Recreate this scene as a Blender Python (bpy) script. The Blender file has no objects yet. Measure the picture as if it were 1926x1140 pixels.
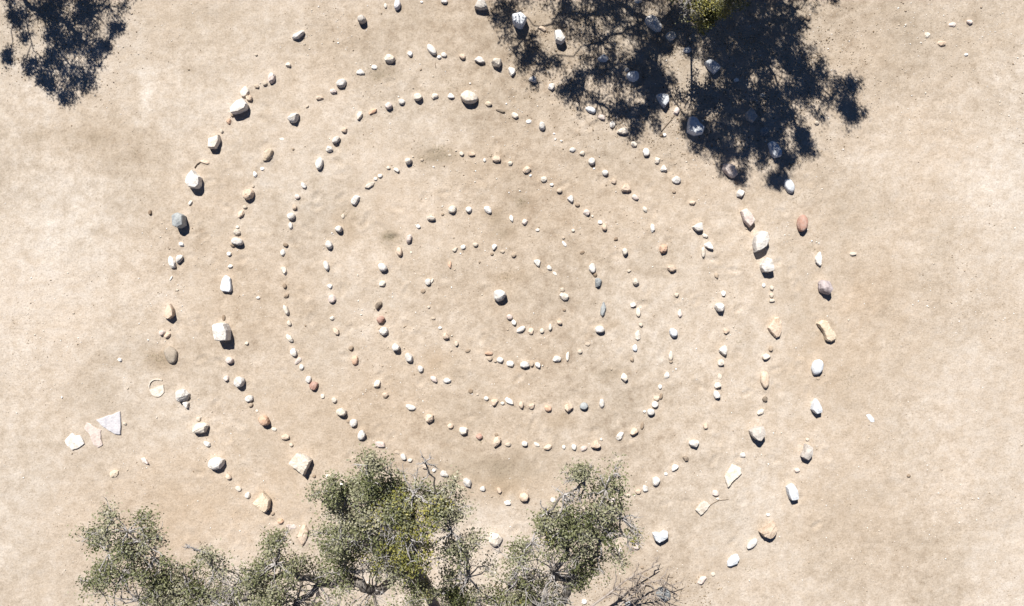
import bpy, bmesh, math, random
import numpy as np
from mathutils import Vector, Matrix
R = math.radians

# ------------------------------------------------------------------ camera, world, sun, exposure
scene = bpy.context.scene
C = scene.collection
SUN_EL, SUN_AZ = 49.0, 340.0            # compass azimuth the light comes from (up in the picture = north)
H = 13.0                                # height of the drone above the ground
cam_d = bpy.data.cameras.new('camera')
cam = bpy.data.objects.new('camera', cam_d); C.objects.link(cam)
cam.location = (0, 0, H); cam.rotation_euler = (0, 0, 0)
cam_d.sensor_fit = 'HORIZONTAL'; cam_d.angle = 2*math.atan(9.63/H)
cam_d.clip_end = 500
scene.camera = cam

w = bpy.data.worlds.new('World'); scene.world = w; w.use_nodes = True
nt = w.node_tree; nt.nodes.clear()
sky = nt.nodes.new('ShaderNodeTexSky'); sky.sky_type = 'NISHITA'; sky.sun_disc = False
sky.sun_elevation = R(SUN_EL); sky.sun_rotation = R(SUN_AZ); sky.altitude = 900; sky.air_density = 0.45; sky.dust_density = 0.0; sky.ozone_density = 8.0
bg = nt.nodes.new('ShaderNodeBackground'); bg.inputs[1].default_value = 0.05
wo = nt.nodes.new('ShaderNodeOutputWorld')
nt.links.new(sky.outputs[0], bg.inputs[0]); nt.links.new(bg.outputs[0], wo.inputs[0])

sd = bpy.data.lights.new('sun', 'SUN'); sd.energy = 5.0; sd.angle = R(0.5); sd.color = (1.0, 0.975, 0.935)
so = bpy.data.objects.new('sun', sd); C.objects.link(so); so.location = (-5, 10, 20)
az, el = R(SUN_AZ), R(SUN_EL)
to_sun = Vector((math.sin(az)*math.cos(el), math.cos(az)*math.cos(el), math.sin(el)))
so.rotation_euler = to_sun.to_track_quat('Z', 'Y').to_euler()
SHX, SHY = -to_sun.x/to_sun.z, -to_sun.y/to_sun.z       # shadow offset per metre of height

vs = scene.view_settings; vs.view_transform = 'Standard'; vs.look = 'None'; vs.gamma = 1.0; vs.exposure = 0.72
vs.use_curve_mapping = False

def W2(px, py): return ((px-963)/100.0, (570-py)/100.0)

# ------------------------------------------------------------------ noise
def _hash(ix, iy, s):
    h = (ix.astype(np.int64)*374761393 + iy.astype(np.int64)*668265263 + s*974711) & 0xffffffff
    h = ((h ^ (h >> 13))*1274126177) & 0xffffffff
    return ((h ^ (h >> 16)) & 0xffffff)/float(0xffffff)
def vnoise(x, y, s=0):
    x = np.asarray(x, float); y = np.asarray(y, float)
    ix = np.floor(x); iy = np.floor(y); fx = x-ix; fy = y-iy
    fx = fx*fx*(3-2*fx); fy = fy*fy*(3-2*fy)
    a = _hash(ix, iy, s); b = _hash(ix+1, iy, s); c = _hash(ix, iy+1, s); d = _hash(ix+1, iy+1, s)
    return (a*(1-fx)+b*fx)*(1-fy)+(c*(1-fx)+d*fx)*fy
def fbm(x, y, o=4, s=0):
    t = 0; a = .5
    for i in range(o):
        t = t + a*(vnoise(x*2**i+i*17.3, y*2**i-i*9.1, s+i)-.5); a *= .5
    return t

# ------------------------------------------------------------------ materials
def mat(name):
    m = bpy.data.materials.new(name); m.use_nodes = True
    n = m.node_tree; b = n.nodes['Principled BSDF']
    return m, n, b
def node(n, t, **k):
    x = n.nodes.new(t)
    for a, v in k.items(): setattr(x, a, v)
    return x
def ramp(n, stops, interp='LINEAR'):
    r = node(n, 'ShaderNodeValToRGB'); r.color_ramp.interpolation = interp
    e = r.color_ramp.elements
    while len(e) < len(stops): e.new(0.5)
    for q, (p, c) in zip(e, stops): q.position = p; q.color = (*c, 1)
    return r

def soil_material():
    m, n, b = mat('dry_soil'); L = n.links.new
    tc = node(n, 'ShaderNodeTexCoord'); P = tc.outputs['Object']
    at = node(n, 'ShaderNodeAttribute', attribute_name='soil')     # r: pale dust, g: warm loam, b: grey litter stain
    sep = node(n, 'ShaderNodeSeparateColor'); L(at.outputs['Color'], sep.inputs[0])
    base = ramp(n, [(0.0, (.225, .175, .130)), (.30, (.345, .286, .224)), (.56, (.422, .358, .290)), (.84, (.485, .425, .360)), (1.0, (.51, .455, .395))])
    n1 = node(n, 'ShaderNodeTexNoise'); n1.inputs['Scale'].default_value = 4.2; n1.inputs['Detail'].default_value = 12; n1.inputs['Roughness'].default_value = .74
    L(P, n1.inputs['Vector'])
    mth = node(n, 'ShaderNodeMath', operation='MULTIPLY_ADD'); L(n1.outputs[0], mth.inputs[0]); mth.inputs[1].default_value = 2.1
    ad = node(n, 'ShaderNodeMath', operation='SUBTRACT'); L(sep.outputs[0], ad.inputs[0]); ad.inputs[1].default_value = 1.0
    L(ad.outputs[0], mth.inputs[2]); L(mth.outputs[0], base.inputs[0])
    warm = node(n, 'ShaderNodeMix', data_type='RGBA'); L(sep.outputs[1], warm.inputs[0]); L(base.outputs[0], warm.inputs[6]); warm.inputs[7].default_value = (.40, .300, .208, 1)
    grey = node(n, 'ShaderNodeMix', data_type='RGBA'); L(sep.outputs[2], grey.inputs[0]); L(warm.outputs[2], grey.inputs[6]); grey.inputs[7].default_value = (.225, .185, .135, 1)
    # fine pale grit and dark specks
    n2 = node(n, 'ShaderNodeTexNoise'); n2.inputs['Scale'].default_value = 30; n2.inputs['Detail'].default_value = 6; n2.inputs['Roughness'].default_value = .85; L(P, n2.inputs['Vector'])
    r2 = ramp(n, [(.30, (.55, .52, .49)), (.47, (1, 1, 1)), (.66, (1.24, 1.24, 1.24))]); L(n2.outputs[0], r2.inputs[0])
    mu = node(n, 'ShaderNodeMix', data_type='RGBA', blend_type='MULTIPLY'); mu.inputs[0].default_value = .9
    L(grey.outputs[2], mu.inputs[6]); L(r2.outputs[0], mu.inputs[7])
    vo = node(n, 'ShaderNodeTexVoronoi'); vo.inputs['Scale'].default_value = 26; L(P, vo.inputs['Vector'])
    vr = ramp(n, [(.0, (1, 1, 1)), (.10, (1, 1, 1)), (.16, (0, 0, 0))]); L(vo.outputs['Distance'], vr.inputs[0])
    n3 = node(n, 'ShaderNodeTexNoise'); n3.inputs['Scale'].default_value = 3.3; n3.inputs['Detail'].default_value = 5; L(P, n3.inputs['Vector'])
    r3 = ramp(n, [(.50, (0, 0, 0)), (.66, (1, 1, 1))]); L(n3.outputs[0], r3.inputs[0])
    mm = node(n, 'ShaderNodeMath', operation='MULTIPLY'); L(vr.outputs[0], mm.inputs[0]); L(r3.outputs[0], mm.inputs[1])
    sp = node(n, 'ShaderNodeMix', data_type='RGBA'); L(mm.outputs[0], sp.inputs[0]); L(mu.outputs[2], sp.inputs[6]); 
    spc = node(n, 'ShaderNodeMix', data_type='RGBA'); L(vo.outputs['Color'], spc.inputs[0]); spc.inputs[6].default_value = (.20, .15, .10, 1); spc.inputs[7].default_value = (.62, .56, .48, 1)
    L(spc.outputs[2], sp.inputs[7]); L(sp.outputs[2], b.inputs['Base Color'])
    n5 = node(n, 'ShaderNodeTexNoise'); n5.inputs['Scale'].default_value = 6.5; n5.inputs['Detail'].default_value = 9; n5.inputs['Roughness'].default_value = .7; n5.inputs['Distortion'].default_value = .4; L(P, n5.inputs['Vector'])
    r5 = ramp(n, [(.55, (0, 0, 0)), (.74, (.42, .42, .42))]); L(n5.outputs[0], r5.inputs[0])
    sm = node(n, 'ShaderNodeMix', data_type='RGBA'); L(r5.outputs[0], sm.inputs[0]); L(sp.outputs[2], sm.inputs[6]); sm.inputs[7].default_value = (.265, .205, .145, 1); L(sm.outputs[2], b.inputs['Base Color'])
    b.inputs['Roughness'].default_value = 1.0; b.inputs['Specular IOR Level'].default_value = .1
    n4 = node(n, 'ShaderNodeTexNoise'); n4.inputs['Scale'].default_value = 9; n4.inputs['Detail'].default_value = 14; n4.inputs['Roughness'].default_value = .72; L(P, n4.inputs['Vector'])
    bu = node(n, 'ShaderNodeBump'); bu.inputs['Strength'].default_value = .50; bu.inputs['Distance'].default_value = .035
    L(n4.outputs[0], bu.inputs['Height']); L(bu.outputs[0], b.inputs['Normal'])
    return m

STONE = {  # base colours of the kinds of rock
 'W': ((.67, .63, .58), (.50, .45, .39)), 'C': ((.66, .59, .50), (.53, .45, .36)), 'K': ((.61, .52, .46), (.50, .40, .35)),
 'T': ((.57, .455, .35), (.44, .33, .235)), 'O': ((.56, .38, .27), (.46, .29, .19)), 'R': ((.40, .235, .18), (.46, .33, .27)),
 'G': ((.33, .34, .33), (.24, .25, .255)), 'B': ((.25, .20, .15), (.17, .13, .10)), 'Y': ((.59, .49, .37), (.48, .38, .27)),
 'L': ((.60, .57, .57), (.48, .46, .48)),
 'D': ((.37, .31, .245), (.28, .235, .18)), 'E': ((.50, .455, .405), (.38, .34, .30)),
 'V': ((.40, .345, .335), (.27, .22, .22)), 'S': ((.65, .66, .67), (.50, .52, .54))}
MATW = {'W': 'white', 'C': 'cream', 'K': 'pinkish', 'T': 'tan', 'O': 'orange', 'R': 'reddish', 'G': 'grey', 'B': 'brown', 'Y': 'yellowish', 'V': 'mauve', 'L': 'lilac grey', 'D': 'grey-brown', 'E': 'greyish', 'S': 'pale grey'}
def stone_material(k):
    m, n, b = mat(MATW[k].replace(' ', '_')+'_rock'); L = n.links.new
    a, c = STONE[k]
    tc = node(n, 'ShaderNodeTexCoord'); oi = node(n, 'ShaderNodeObjectInfo')
    off = node(n, 'ShaderNodeVectorMath', operation='ADD'); L(tc.outputs['Object'], off.inputs[0])
    sc = node(n, 'ShaderNodeVectorMath', operation='SCALE'); sc.inputs[0].default_value = (37, 21, 13); L(oi.outputs['Random'], sc.inputs[3]); L(sc.outputs[0], off.inputs[1])
    n1 = node(n, 'ShaderNodeTexNoise'); n1.inputs['Scale'].default_value = 11; n1.inputs['Detail'].default_value = 8; n1.inputs['Roughness'].default_value = .65; L(off.outputs[0], n1.inputs['Vector'])
    r1 = ramp(n, [(.36, c), (.54, a), (.75, tuple(min(.8, v*1.1) for v in a))]); L(n1.outputs[0], r1.inputs[0])
    hs = node(n, 'ShaderNodeHueSaturation'); L(r1.outputs[0], hs.inputs['Color'])
    mr = node(n, 'ShaderNodeMapRange'); L(oi.outputs['Random'], mr.inputs[0]); mr.inputs[3].default_value = .86; mr.inputs[4].default_value = 1.10; L(mr.outputs[0], hs.inputs['Value'])
    # stains and lichen specks
    n2 = node(n, 'ShaderNodeTexNoise'); n2.inputs['Scale'].default_value = 45; n2.inputs['Detail'].default_value = 4; L(off.outputs[0], n2.inputs['Vector'])
    r2 = ramp(n, [(.58, (0, 0, 0)), (.68, (1, 1, 1))]); L(n2.outputs[0], r2.inputs[0])
    mx = node(n, 'ShaderNodeMix', data_type='RGBA'); mf = node(n, 'ShaderNodeMath', operation='MULTIPLY'); L(r2.outputs[0], mf.inputs[0]); mf.inputs[1].default_value = .45
    L(mf.outputs[0], mx.inputs[0]); L(hs.outputs[0], mx.inputs[6]); mx.inputs[7].default_value = (c[0]*.55, c[1]*.52, c[2]*.5, 1)
    L(mx.outputs[2], b.inputs['Base Color']); b.inputs['Roughness'].default_value = .9; b.inputs['Specular IOR Level'].default_value = .25
    n3 = node(n, 'ShaderNodeTexNoise'); n3.inputs['Scale'].default_value = 30; n3.inputs['Detail'].default_value = 10; L(off.outputs[0], n3.inputs['Vector'])
    bu = node(n, 'ShaderNodeBump'); bu.inputs['Strength'].default_value = .5; bu.inputs['Distance'].default_value = .02; L(n3.outputs[0], bu.inputs['Height']); L(bu.outputs[0], b.inputs['Normal'])
    return m
SM = {k: stone_material(k) for k in STONE}

def island_material(name, stops, rough=.9, trans=0, spec=.2):
    m, n, b = mat(name); L = n.links.new
    g = node(n, 'ShaderNodeNewGeometry'); r = ramp(n, stops); L(g.outputs['Random Per Island'], r.inputs[0])
    L(r.outputs[0], b.inputs['Base Color']); b.inputs['Roughness'].default_value = rough; b.inputs['Specular IOR Level'].default_value = spec
    if trans:
        t = node(n, 'ShaderNodeBsdfTranslucent'); L(r.outputs[0], t.inputs[0])
        mx = node(n, 'ShaderNodeMixShader'); mx.inputs[0].default_value = trans
        L(b.outputs[0], mx.inputs[1]); L(t.outputs[0], mx.inputs[2]); L(mx.outputs[0], n.nodes['Material Output'].inputs[0])
    return m
def leaf_material(name, stops, trans):
    m = island_material(name, stops, .5, trans, .4); n = m.node_tree
    r = [q for q in n.nodes if q.type == 'VALTORGB'][0]; g = [q for q in n.nodes if q.type == 'NEW_GEOMETRY'][0]
    a = node(n, 'ShaderNodeAttribute', attribute_name='tone'); x = node(n, 'ShaderNodeMix', data_type='FLOAT'); x.inputs[0].default_value = .14
    n.links.new(a.outputs['Fac'], x.inputs[2]); n.links.new(g.outputs['Random Per Island'], x.inputs[3]); n.links.new(x.outputs[0], r.inputs[0])
    return m
M_GRAVEL = island_material('mixed_gravel', [(0, (.22, .16, .11)), (.3, (.40, .32, .24)), (.55, (.56, .49, .40)), (.8, (.72, .68, .62)), (1, (.78, .76, .73))])
M_LITTER = island_material('dry_leaf_litter', [(0, (.12, .08, .05)), (.4, (.24, .17, .10)), (.8, (.40, .31, .20)), (1, (.48, .42, .32))])
M_LEAF = leaf_material('oak_leaf_grey_green', [(.08, (.075, .085, .028)), (.35, (.150, .158, .068)), (.55, (.205, .205, .108)), (.75, (.260, .250, .160)), (.92, (.33, .305, .20))], .12)
M_LEAFY = leaf_material('oak_leaf_yellow_green', [(.1, (.11, .11, .02)), (.45, (.22, .21, .045)), (.8, (.34, .30, .08))], .15)
def bark(name, a, c):
    m, n, b = mat(name); L = n.links.new
    tc = node(n, 'ShaderNodeTexCoord'); n1 = node(n, 'ShaderNodeTexNoise'); n1.inputs['Scale'].default_value = 14; n1.inputs['Detail'].default_value = 9; L(tc.outputs['Object'], n1.inputs['Vector'])
    r = ramp(n, [(.35, a), (.65, c)]); L(n1.outputs[0], r.inputs[0]); L(r.outputs[0], b.inputs['Base Color']); b.inputs['Roughness'].default_value = .95
    bu = node(n, 'ShaderNodeBump'); bu.inputs['Strength'].default_value = .7; bu.inputs['Distance'].default_value = .03; L(n1.outputs[0], bu.inputs['Height']); L(bu.outputs[0], b.inputs['Normal'])
    return m
M_BARK = bark('oak_bark', (.09, .075, .06), (.25, .22, .19))
M_TWIG = bark('grey_twig', (.22, .20, .18), (.44, .41, .39))
M_DEAD = bark('dead_wood', (.16, .125, .10), (.36, .31, .27))
M_STICK = bark('dry_stick', (.11, .08, .055), (.24, .18, .13))

# ------------------------------------------------------------------ mesh helpers
def link(o, parent=None):
    C.objects.link(o)
    if parent: o.parent = parent
    return o
def np_mesh(name, verts, faces_flat, loop_tot, m, smooth=False):
    me = bpy.data.meshes.new(name)
    nv, nf = len(verts), len(loop_tot)
    me.vertices.add(nv); me.vertices.foreach_set('co', np.asarray(verts, np.float32).ravel())
    me.loops.add(len(faces_flat)); me.loops.foreach_set('vertex_index', np.asarray(faces_flat, np.int32))
    me.polygons.add(nf)
    ls = np.concatenate(([0], np.cumsum(loop_tot)[:-1])).astype(np.int32)
    me.polygons.foreach_set('loop_start', ls); me.polygons.foreach_set('loop_total', np.asarray(loop_tot, np.int32))
    if smooth: me.polygons.foreach_set('use_smooth', np.ones(nf, bool))
    me.update(calc_edges=True); me.validate()
    me.materials.append(m)
    return me
def props(o, label=None, cat=None, group=None, kind=None):
    for k, v in (('label', label), ('category', cat), ('group', group), ('kind', kind)):
        if v: o[k] = v
    return o

# ------------------------------------------------------------------ ground
rng = np.random.default_rng(7)
random.seed(11)
FOOT = []
for i in range(230):
    px = rng.uniform(330, 1560); py = rng.uniform(150, 1040)
    FOOT.append((*W2(px, py), rng.uniform(0, math.pi), rng.uniform(.6, 1.3)))
PATCH = [ (950, 560, 560, 430, -.10, .16, .03), (60, 600, 150, 420, .14, -.05, 0), (1860, 700, 130, 420, .12, 0, 0),
  # px, py, rx, ry, pale, warm, grey  (soil tone differences)
 (70, 255, 16, 12, -.1, .2, .3), (180, 258, 18, 10, -.1, .2, .25), (130, 260, 70, 35, -.08, .05, .10), (250, 300, 60, 60, -.1, .1, .15), (200, 745, 90, 70, -.1, .1, .35), (300, 674, 32, 20, -.2, .5, .35),
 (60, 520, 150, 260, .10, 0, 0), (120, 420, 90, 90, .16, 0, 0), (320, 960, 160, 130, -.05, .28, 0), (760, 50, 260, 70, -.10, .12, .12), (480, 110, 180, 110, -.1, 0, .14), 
 (735, 447, 18, 14, -.2, .2, .65), (980, 380, 14, 14, -.2, .1, .4), (945, 438, 22, 12, -.2, .2, .35), (932, 408, 22, 12, -.1, .3, .35), (957, 522, 34, 12, -.1, .4, .3), (820, 292, 34, 16, -.1, .3, .5), (715, 140, 30, 14, -.1, .2, .5),
 (1560, 500, 110, 260, -.08, .22, .08), (1540, 690, 80, 60, -.05, .35, .1), (1650, 420, 130, 60, -.05, .15, .1), (1790, 60, 150, 80, -.08, .10, .22), (1790, 660, 170, 200, .15, 0, 0), (1860, 470, 120, 120, .10, 0, 0),
 (820, 685, 22, 20, -.1, .35, .15), (1048, 788, 26, 14, -.1, .4, .3), (1145, 700, 24, 14, -.1, .1, .25), (940, 880, 90, 30, -.15, .1, .35), (960, 915, 80, 28, 0, .5, .1), (1150, 610, 18, 10, 0, .4, .2),
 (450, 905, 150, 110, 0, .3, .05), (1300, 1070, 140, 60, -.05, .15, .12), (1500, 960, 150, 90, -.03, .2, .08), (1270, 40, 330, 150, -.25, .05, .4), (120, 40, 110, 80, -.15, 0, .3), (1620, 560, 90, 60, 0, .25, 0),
 (274, 185, 12, 50, .20, -.15, -.1), (272, 132, 26, 10, .16, -.15, -.1), (262, 228, 18, 14, .14, -.1, 0), (650, 420, 20, 40, -.1, .3, .2), (430, 470, 60, 120, -.05, .15, 0), (870, 310, 60, 30, 0, .15, .12), (700, 900, 250, 60, 0, .1, .1)]
def ground_z(x, y):
    z = .05*fbm(x*.35, y*.35, 3, 3) + .030*fbm(x*1.6, y*1.6, 4, 9) + .011*fbm(x*7, y*7, 3, 21)
    for fx, fy, fa, fs in FOOT:
        dx = x-fx; dy = y-fy; u = dx*math.cos(fa)+dy*math.sin(fa); v = -dx*math.sin(fa)+dy*math.cos(fa)
        d = (u/.11)**2+(v/.055)**2
        z = z - .010*fs*np.exp(-d*d*.7) + .007*fs*np.exp(-(d-2.2)**2*1.2)
    return z
def axis(lo, hi, step, far):
    c = np.arange(lo, hi+1e-6, step)
    o = hi + np.array([.1, .3, .7, 1.5, 3, 6, 12, 25, far]); i = lo - np.array([.1, .3, .7, 1.5, 3, 6, 12, 25, far])
    return np.concatenate((i[::-1], c, o))
gx = axis(-10.4, 10.4, .035, 60); gy = axis(-6.6, 6.6, .035, 60)
X, Y = np.meshgrid(gx, gy); Z = np.zeros_like(X)
inner = (np.abs(X) < 12) & (np.abs(Y) < 9)
Z[inner] = ground_z(X[inner], Y[inner])
Z[~inner] = .05*fbm(X[~inner]*.35, Y[~inner]*.35, 3, 3)
nx, ny = len(gx), len(gy)
idx = np.arange(nx*ny).reshape(ny, nx)
q = np.stack((idx[:-1, :-1], idx[:-1, 1:], idx[1:, 1:], idx[1:, :-1]), -1).reshape(-1, 4)
M_SOIL = soil_material()
gm = np_mesh('ground', np.stack((X, Y, Z), -1).reshape(-1, 3), q.ravel(), np.full(len(q), 4), M_SOIL, True)
PX = X*100+963; PY = 570-Y*100
wx = PX+90*fbm(X*.9, Y*.9, 4, 51); wy = PY+90*fbm(X*.9+9, Y*.9, 4, 77)
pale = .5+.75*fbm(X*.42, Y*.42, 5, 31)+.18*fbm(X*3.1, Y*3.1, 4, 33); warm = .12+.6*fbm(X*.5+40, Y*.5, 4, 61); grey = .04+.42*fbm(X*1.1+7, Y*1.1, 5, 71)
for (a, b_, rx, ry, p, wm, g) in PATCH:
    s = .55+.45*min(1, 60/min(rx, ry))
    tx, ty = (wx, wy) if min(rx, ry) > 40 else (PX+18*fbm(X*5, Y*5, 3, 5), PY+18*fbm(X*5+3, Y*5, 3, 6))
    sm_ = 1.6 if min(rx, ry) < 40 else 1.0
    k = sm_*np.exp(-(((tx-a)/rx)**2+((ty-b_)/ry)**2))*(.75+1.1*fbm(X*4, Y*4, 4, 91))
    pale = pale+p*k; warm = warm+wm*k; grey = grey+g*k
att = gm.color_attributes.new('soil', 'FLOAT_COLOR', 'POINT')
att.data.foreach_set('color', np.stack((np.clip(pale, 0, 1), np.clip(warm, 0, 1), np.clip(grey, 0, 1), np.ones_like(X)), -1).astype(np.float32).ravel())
ground = link(bpy.data.objects.new('ground', gm)); props(ground, 'pale dry dirt ground', kind='structure')
def gz(x, y): return float(ground_z(np.array([x]), np.array([y]))[0])

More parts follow.
